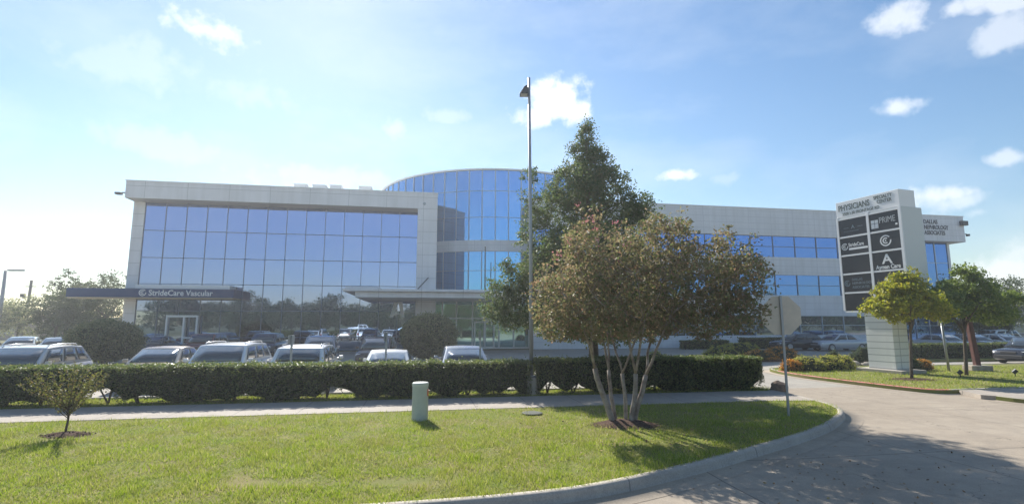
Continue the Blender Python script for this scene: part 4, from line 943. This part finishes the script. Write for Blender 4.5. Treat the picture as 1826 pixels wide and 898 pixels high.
        for x in (L*.5-.92, -L*.5+.88):
            wl = MB(); r_ = .36 if kind != 'sedan' else .33
            prof = [(r_-.03,-.11),(r_,-.08),(r_,.08),(r_-.03,.11)]
            wl.lathe((0,0,0), prof, 24); wl.v = [(x+a, s*(w-.10)+c, r_+b_) for a, b_, c in wl.v]; t_ = wl.build('wheel', M_rubber, e)
            rm = MB(); rm.lathe((0,0,0), [(r_*.64,0),(r_*.60,.02),(r_*.2,.012)], 18); rm.v = [(x+a, s*(w+.012+c), r_+b_) for a, b_, c in rm.v]; o = rm.build('rim', M_rim, t_)
    mb2 = MB(); mb2.box((L*.5-.02, 0, .42), (.12, W*.74, .22)); mb2.box((L*.5-.03, 0, hood*.72), (.06, W*.42, .16)); mb2.build('grille', M_plastic, e, bevel=.03)
    mb2 = MB(); mb2.box((-L*.5+.02, 0, .42), (.12, W*.8, .2)); mb2.build('bumper', M_plastic, e, bevel=.03)
    if kind == 'pickup':
        mb2 = MB(); mb2.box(((-.8-L*.5+.1)/2, 0, belt+.0), (L*.5-.95, W*.8, .06)); mb2.build('bed_liner', M_plastic, e)
    return e
WHT = (.74,.74,.73); SLV = (.50,.51,.53); BEI = (.52,.45,.36); GRY = (.16,.16,.17); BRN = (.10,.07,.06); BLK = (.02,.02,.024)
FACE = A-R(90)        # nose towards the hedge and the road
BACK = A+R(90)
car('silver SUV nose to the hedge at the far left of the row', (-17.2,18.8,0), FACE+R(3), (.60,.58,.55), 'suv', 1.95, 1.6, 4.7, group='cars parked along the hedge')
car('beige sedan nose to the hedge beside the large white SUV', (-13.6,20.7,0), FACE+R(2), BEI, 'sedan', 1.85, 1.49, 4.8, group='cars parked along the hedge')
car('large white SUV with roof rails, second widest view of the front row', (-11.0,20.5,0), FACE, WHT, 'suv', 2.05, 1.63, 5.1, 0, group='cars parked along the hedge')
car('white SUV behind the leftmost sign post in the front row', (-7.85,20.4,0), BACK, WHT, 'suv', 1.95, 1.60, 4.7, 0, group='cars parked along the hedge')
car('white sedan showing only its roof above the hedge behind a sign post', (-4.65,20.0,0), BACK, WHT, 'sedan', 1.8, 1.42, 4.7, 0, group='cars parked along the hedge')
car('silver grey sedan nearest the light pole in the front row', (-1.95,20.7,0), BACK, (.42,.45,.50), 'sedan', 1.85, 1.53, 4.7, group='cars parked along the hedge')
car('grey SUV facing the viewer in the second row', (-11.0,30.2,0), FACE+R(6), (.33,.31,.33), 'suv', 1.85, 1.68, 4.5, group='cars in the second row')
car('dark brown SUV in the second row behind the white sedan', (-7.75,30.3,0), FACE+R(-4), BRN, 'suv', 1.85, 1.62, 4.5, group='cars in the second row')
car('dark red SUV parked close to the left wing behind the beige sedan', (-22.3,38.2,0), FACE, (.16,.025,.02), 'suv', 1.9, 1.66, 4.6, group='dark cars by the left wing', rails=False, far=True)
car('dark blue SUV parked close to the left wing behind the large white SUV', (-18.2,38.9,0), FACE, (.03,.05,.09), 'suv', 1.9, 1.66, 4.6, group='dark cars by the left wing', rails=False, far=True)
car('black sedan parked by the left wing nearest the navy canopy column', (-25.4,37.4,0), FACE, BLK, 'sedan', 1.85, 1.48, 4.7, group='dark cars by the left wing', far=True)
car('white sedan at the far left edge of the lot', (-34.5,37,0), FACE+R(20), (.55,.60,.60), 'sedan', 1.85, 1.45, 4.6, group='cars in the far left of the lot', far=True)
car('pale sedan second from the left edge of the far lot', (-31.4,36.3,0), FACE+R(25), SLV, 'sedan', 1.85, 1.42, 4.6, group='cars in the far left of the lot', far=True)
car('blue grey sedan peeking out left of the round bush', (-28.2,35.2,0), FACE, (.12,.16,.22), 'sedan', 1.85, 1.52, 4.6, group='cars in the far left of the lot', far=True)
car('silver sedan parked before the right wing left of the sign pillar', (28.3,45.5,0), A+R(180), SLV, 'sedan', 1.85, 1.5, 4.7, group='cars by the right wing', far=True)
car('black hatchback parked nose in by the right wing', (25.2,46.4,0), A+R(175), BLK, 'suv', 1.85, 1.5, 4.3, group='cars by the right wing', rails=False, far=True)
for i, (x, y, c, kd, lb, rot) in enumerate(((36.5,44.5,SLV,'sedan','silver sedan seen between the two verge trees, leftmost of the far right row',FACE),(39.4,45.0,(.20,.21,.24),'sedan','dark grey sedan second in the far right row',FACE),(42.3,45.5,WHT,'sedan','white sedan third in the far right row',FACE),(44.8,44.0,(.20,.26,.33),'sedan','blue grey sedan right of the leaning brown post',A),(46.5,50.5,WHT,'suv','white SUV at the right edge behind the low hedge',A+R(180)))):
    car(lb, (x,y,0), rot, c, kd, 1.9, 1.78 if kd == 'suv' else 1.48, 4.8, 0 if c == WHT else .3, group='cars at the far right', far=True)
car('black SUV cut off by the right edge of the view', (31.3,31.4,0), A+R(185), BLK, 'suv', 1.95, 1.62, 4.7, group='cars at the far right', rails=False)
# vehicles across the road that show only in the mirrored glass
car('white pickup across the road, mirrored in the ground floor glass', UV(-12,-17,0), A, WHT, 'pickup', 2.0, 1.9, 5.6, 0, group='vehicles mirrored in the facade')
car('pale blue sedan across the road, mirrored in the ground floor glass', UV(-4,-24,0), A, (.45,.6,.7), 'sedan', 1.85, 1.5, 4.7, group='vehicles mirrored in the facade')
car('white SUV across the road, mirrored under the right wing', UV(48,-18,0), A, WHT, 'suv', 2.0, 1.85, 4.9, 0, group='vehicles mirrored in the facade')

# ------------------------------------------------------------------ street furniture
lp = empty('light_pole', (.62,16.95,.15)); tag(lp, 'tall slim grey parking light pole rising out of the hedge', 'lamp')
mb = MB(); mb.lathe((0,0,0), [(.27,-.02),(.27,.5),(.25,.53)], 28); mb.build('base', M_kerb, lp)
mb = MB(); mb.tube([(0,0,.53),(0,0,5),(-.03,0,10.65)], [.068,.056,.045], 14); mb.box((0,0,.56), (.3,.3,.05)); mb.build('pole', M_pole, lp, True)
mb = MB(); mb.tube([(-.03,0,10.25),(-.13,0,10.32)], [.03,.03], 8); mb.build('arm', M_pole, lp)
mb = MB(); mb.hexa([(-.36,-.16,10.02),(-.06,-.16,10.02),(-.06,.16,10.02),(-.36,.16,10.02),(-.20,-.09,10.30),(-.08,-.09,10.38),(-.08,.09,10.38),(-.20,.09,10.30)]); mb.build('lamp_head', M_dark, lp, bevel=.01)
mb = MB(); mb.box((-.21,0,10.012), (.24,.26,.012)); mb.build('lens', mat('lens', (.5,.5,.48), .3), lp)
# stop sign seen from the back
ss = empty('stop_sign', (6.72,12.98,.14), R(-4)); tag(ss, 'octagonal sign seen from its bare grey back on a steel post at the lawn edge', 'sign')
mb = MB(); mb.box((0,-.005,1.46), (.055,.035,2.96)); mb.build('post', M_steel, ss, bevel=.006)
mb = MB(); rr_ = .475/math.cos(R(22.5)); P = [(rr_*math.cos(R(22.5+45*k)), rr_*math.sin(R(22.5+45*k))) for k in range(8)]
mb.add([(a, .022, 2.44+b) for a, b in P]+[(a, .026, 2.44+b) for a, b in P], [tuple(range(8)), tuple(range(8,16))[::-1]]+[(k,8+k,8+(k+1)%8,(k+1)%8) for k in range(8)])
oc = mb.build('sign_plate', mat('aluminium_back', (.70,.62,.50), .6, 0, var=(.58,.52,.43), scale=4), ss)
mb = MB(); mb.add([(a*.985, .0275, 2.44+b*.985) for a, b in P]+[(a*.985, .029, 2.44+b*.985) for a, b in P], [tuple(range(8)), tuple(range(8,16))[::-1]]+[(k,8+k,8+(k+1)%8,(k+1)%8) for k in range(8)]); mb.build('red_face', mat('sign_red', (.5,.02,.02), .4), oc)
me = text_mesh('STOP', .34, .001, .006, 'CENTER'); me.transform(Matrix(((-1,0,0,0),(0,0,1,.031),(0,1,0,2.32),(0,0,0,1)))); link('sign_lettering', me, M_letter, oc)
mb = MB()
for z in (2.2,2.7): mb.tube([(0,-.03,z),(0,.03,z)], [.012,.012], 8)
mb.build('bolts', M_steel, ss)
# small signs on posts among the parked cars
def post_sign(label, loc, h, rz):
    e = empty('sign_post', loc, rz); tag(e, label, 'sign', 'thin sign posts behind the hedge')
    mb = MB(); mb.box((0,0,h/2), (.06,.05,h)); mb.build('post', M_steel, e)
    mb = MB(); mb.box((0,.03,h-.16), (.30,.006,.30)); mb.build('sign_plate', M_steel, e)
post_sign('thin sign post in front of the white SUV, left of three', (-7.45,17.75,.13), 1.86, R(70))
post_sign('thin sign post in front of the white sedan, middle of three', (-4.3,17.95,.13), 1.95, R(78))
post_sign('thin sign post by the silver sedan, right of three', (-1.1,18.15,.13), 2.0, R(84))
# utility pedestal
up = empty('utility_pedestal', (-2.16,12.52,.14)); tag(up, 'pale green utility pedestal with orange sticker on the lawn', 'utility box')
mb = MB(); mb.lathe((0,0,0), [(.185,0),(.19,.02),(.185,.78)], 32); mb.build('body', mat('pedestal_green', (.50,.53,.48), .55, var=(.42,.46,.41), scale=5), up, False)
mb = MB(); mb.lathe((0,0,0), [(.193,.782),(.193,.85),(.175,.868),(.08,.874)], 32); mb.build('cap', mat('pedestal_cap', (.54,.57,.52), .5), up, False)
mb = MB()
for k in range(3):
    a0, a1 = R(-22+12*k), R(-10+12*k); q = [(math.cos(a)*r2, math.sin(a)*r2) for r2, a in ((.188,a0),(.188,a1),(.192,a1),(.192,a0))]; mb.hexa([(x,y,.56) for x,y in q]+[(x,y,.72) for x,y in q])
mb.build('sticker', mat('sticker_orange', (.62,.10,.03), .5), up)
# valve cover in the lawn
mb = MB(); mb.lathe((0,0,0), [(.26,0),(.26,.035),(.22,.045)], 24); o = mb.build('valve_cover', mat('cover_dark', (.05,.06,.045), .8)); o.location = (.5,13.3,.15); tag(o, 'small round dark valve cover set in the lawn', 'cover')
# brown leaning post with stone base, grey post, landscape lights
bp = empty('brown_post', (22.35,25.35,.13)); tag(bp, 'reddish brown leaning wooden post on a stone block at the right verge', 'post')
mb = MB(); mb.box((0,0,.12), (1.0,.6,.26)); mb.build('base', M_rock, bp, bevel=.04)
mb = MB(); mb.hexa([(-.12,-.1,.24),(.12,-.1,.24),(.12,.1,.24),(-.12,.1,.24),(-.30,-.1,2.6),(-.08,-.1,2.6),(-.08,.1,2.6),(-.30,.1,2.6)]); mb.build('shaft', mat('post_brown', (.13,.045,.035), .7, var=(.08,.03,.025), scale=4), bp, bevel=.015)
gp = empty('grey_post', (20.6,24.9,.13)); tag(gp, 'slender pale grey pole between the two verge trees', 'post')
mb = MB(); mb.tube([(0,0,0),(-.12,0,2.5)], [.055,.05], 10); mb.build('shaft', M_steel, gp, True)
mb = MB(); mb.box((-.12,.0,2.35), (.34,.012,.45)); mb.build('sign_plate', M_steel, gp)
for i, (x, y, lb) in enumerate(((21.6,22.7,'small black garden spotlight at the right end of the verge'),(18.9,22.3,'small black garden spotlight between the verge trees'))):
    e = empty('garden_spotlight', (x,y,.13)); tag(e, lb, 'lamp', 'garden spotlights on the verge')
    mb = MB(); mb.tube([(0,0,-.02),(0,0,.14)], [.02,.02], 8); mb.build('stake', M_dark, e)
    mb = MB(); mb.tube([(-.06,.03,.14),(.05,-.04,.26)], [.07,.09], 14); mb.build('lamp_head', M_dark, e)
# far left: parking lamp, utility pole, low building
fl = empty('parking_lamp', (-59.0,60,0)); tag(fl, 'distant parking lot lamp with a short arm at the left edge', 'lamp')
mb = MB(); mb.tube([(0,0,0),(0,0,8.4)], [.22,.16], 10); mb.build('pole', M_pole, fl, True); mb = MB(); mb.box((1.2,0,8.45), (1.7,.4,.18)); mb.build('lamp_head', M_pole, fl)
ul = empty('utility_pole', (-70.0,75,0)); tag(ul, 'distant brown wooden utility pole rising above the pale trees', 'utility pole')
mb = MB(); mb.tube([(0,0,0),(.2,0,8.5)], [.22,.17], 10); mb.build('shaft', mat('pole_wood', (.12,.10,.08), .8), ul, True); mb = MB(); mb.box((.2,0,7.6), (1.6,.12,.12)); mb.box((-.8,0,6.3), (.5,.4,.5)); mb.build('crossarm', M_dark, ul)
lb = empty('low_building', (-72,82,0), R(8)); tag(lb, 'low tan building far off behind the pale trees', 'building')
mb = MB(); mb.box((0,0,1.5), (40,10,3.0)); mb.build('wall', mat('tan_stucco', (.42,.33,.27), .9, var=(.36,.29,.24), scale=.6), lb)
mb = MB(); mb.box((0,0,3.1), (40.6,10.6,.22)); mb.build('roof', mat('tan_roof', (.30,.25,.22), .9), lb)
for k in range(6):
    mb = MB(); mb.box((-15+6*k,-5.03,1.5), (2.2,.08,1.3)); mb.build('window', M_glassG, lb)
rb = empty('low_building', (62,75,0), R(8)); tag(rb, 'low grey brown building beyond the cars at the right edge', 'building')
mb = MB(); mb.box((0,0,2.2), (34,10,4.4)); mb.build('wall', mat('grey_stucco', (.24,.23,.23), .9), rb)
mb = MB(); mb.box((0,0,4.55), (34.8,10.8,.3)); mb.build('roof', mat('brown_roof', (.16,.13,.12), .9), rb)
for k in range(5):
    mb = MB(); mb.box((-13+6.2*k,-5.03,1.7), (3,.08,1.5)); mb.build('window', M_glassG, rb)

# ------------------------------------------------------------------ thin volume added to lift dark tones, in place of sun-flare veil
mb = MB(); mb.box((0,35,17), (420,330,36)); hz = mb.build('flare_veil', None); tag(hz, kind='stuff')
hm = bpy.data.materials.new('flare_veil'); hm.use_nodes = True; hn = hm.node_tree.nodes; hn.remove(hn['Principled BSDF'])
pv = hn.new('ShaderNodeVolumePrincipled'); pv.inputs['Color'].default_value = (.92,.95,1,1); pv.inputs['Density'].default_value = .0014; pv.inputs['Anisotropy'].default_value = .45
hm.node_tree.links.new(pv.outputs[0], hn['Material Output'].inputs['Volume']); hz.data.materials.append(hm)

n = 700; P = np.stack([rng.normal(3.2,2.6,n), rng.normal(10.8,1.7,n), np.full(n,.20)],1); ok = in_poly(P[:,0], P[:,1], lawn_poly) & (rng.random(n) < .8)
P2 = np.stack([rng.normal(5.5,2.2,300), rng.normal(8.2,1.3,300), np.full(300,.012)],1); P2 = P2[~in_poly(P2[:,0], P2[:,1], lawn_poly) & (P2[:,1] < 12) & (P2[:,1] > 6.4)]
lf = link('fallen_leaves', quads_mesh('fallen_leaves', leaves(np.concatenate([P[ok], P2]), .05, .6, 3)), mat('fallen_leaf', island=[(.20,.10,.04),(.30,.18,.07),(.14,.08,.04),(.36,.26,.10)], rough=.8)); tag(lf, 'scattered dry brown leaves fallen on the lawn and road edge', 'leaves', None, 'stuff')
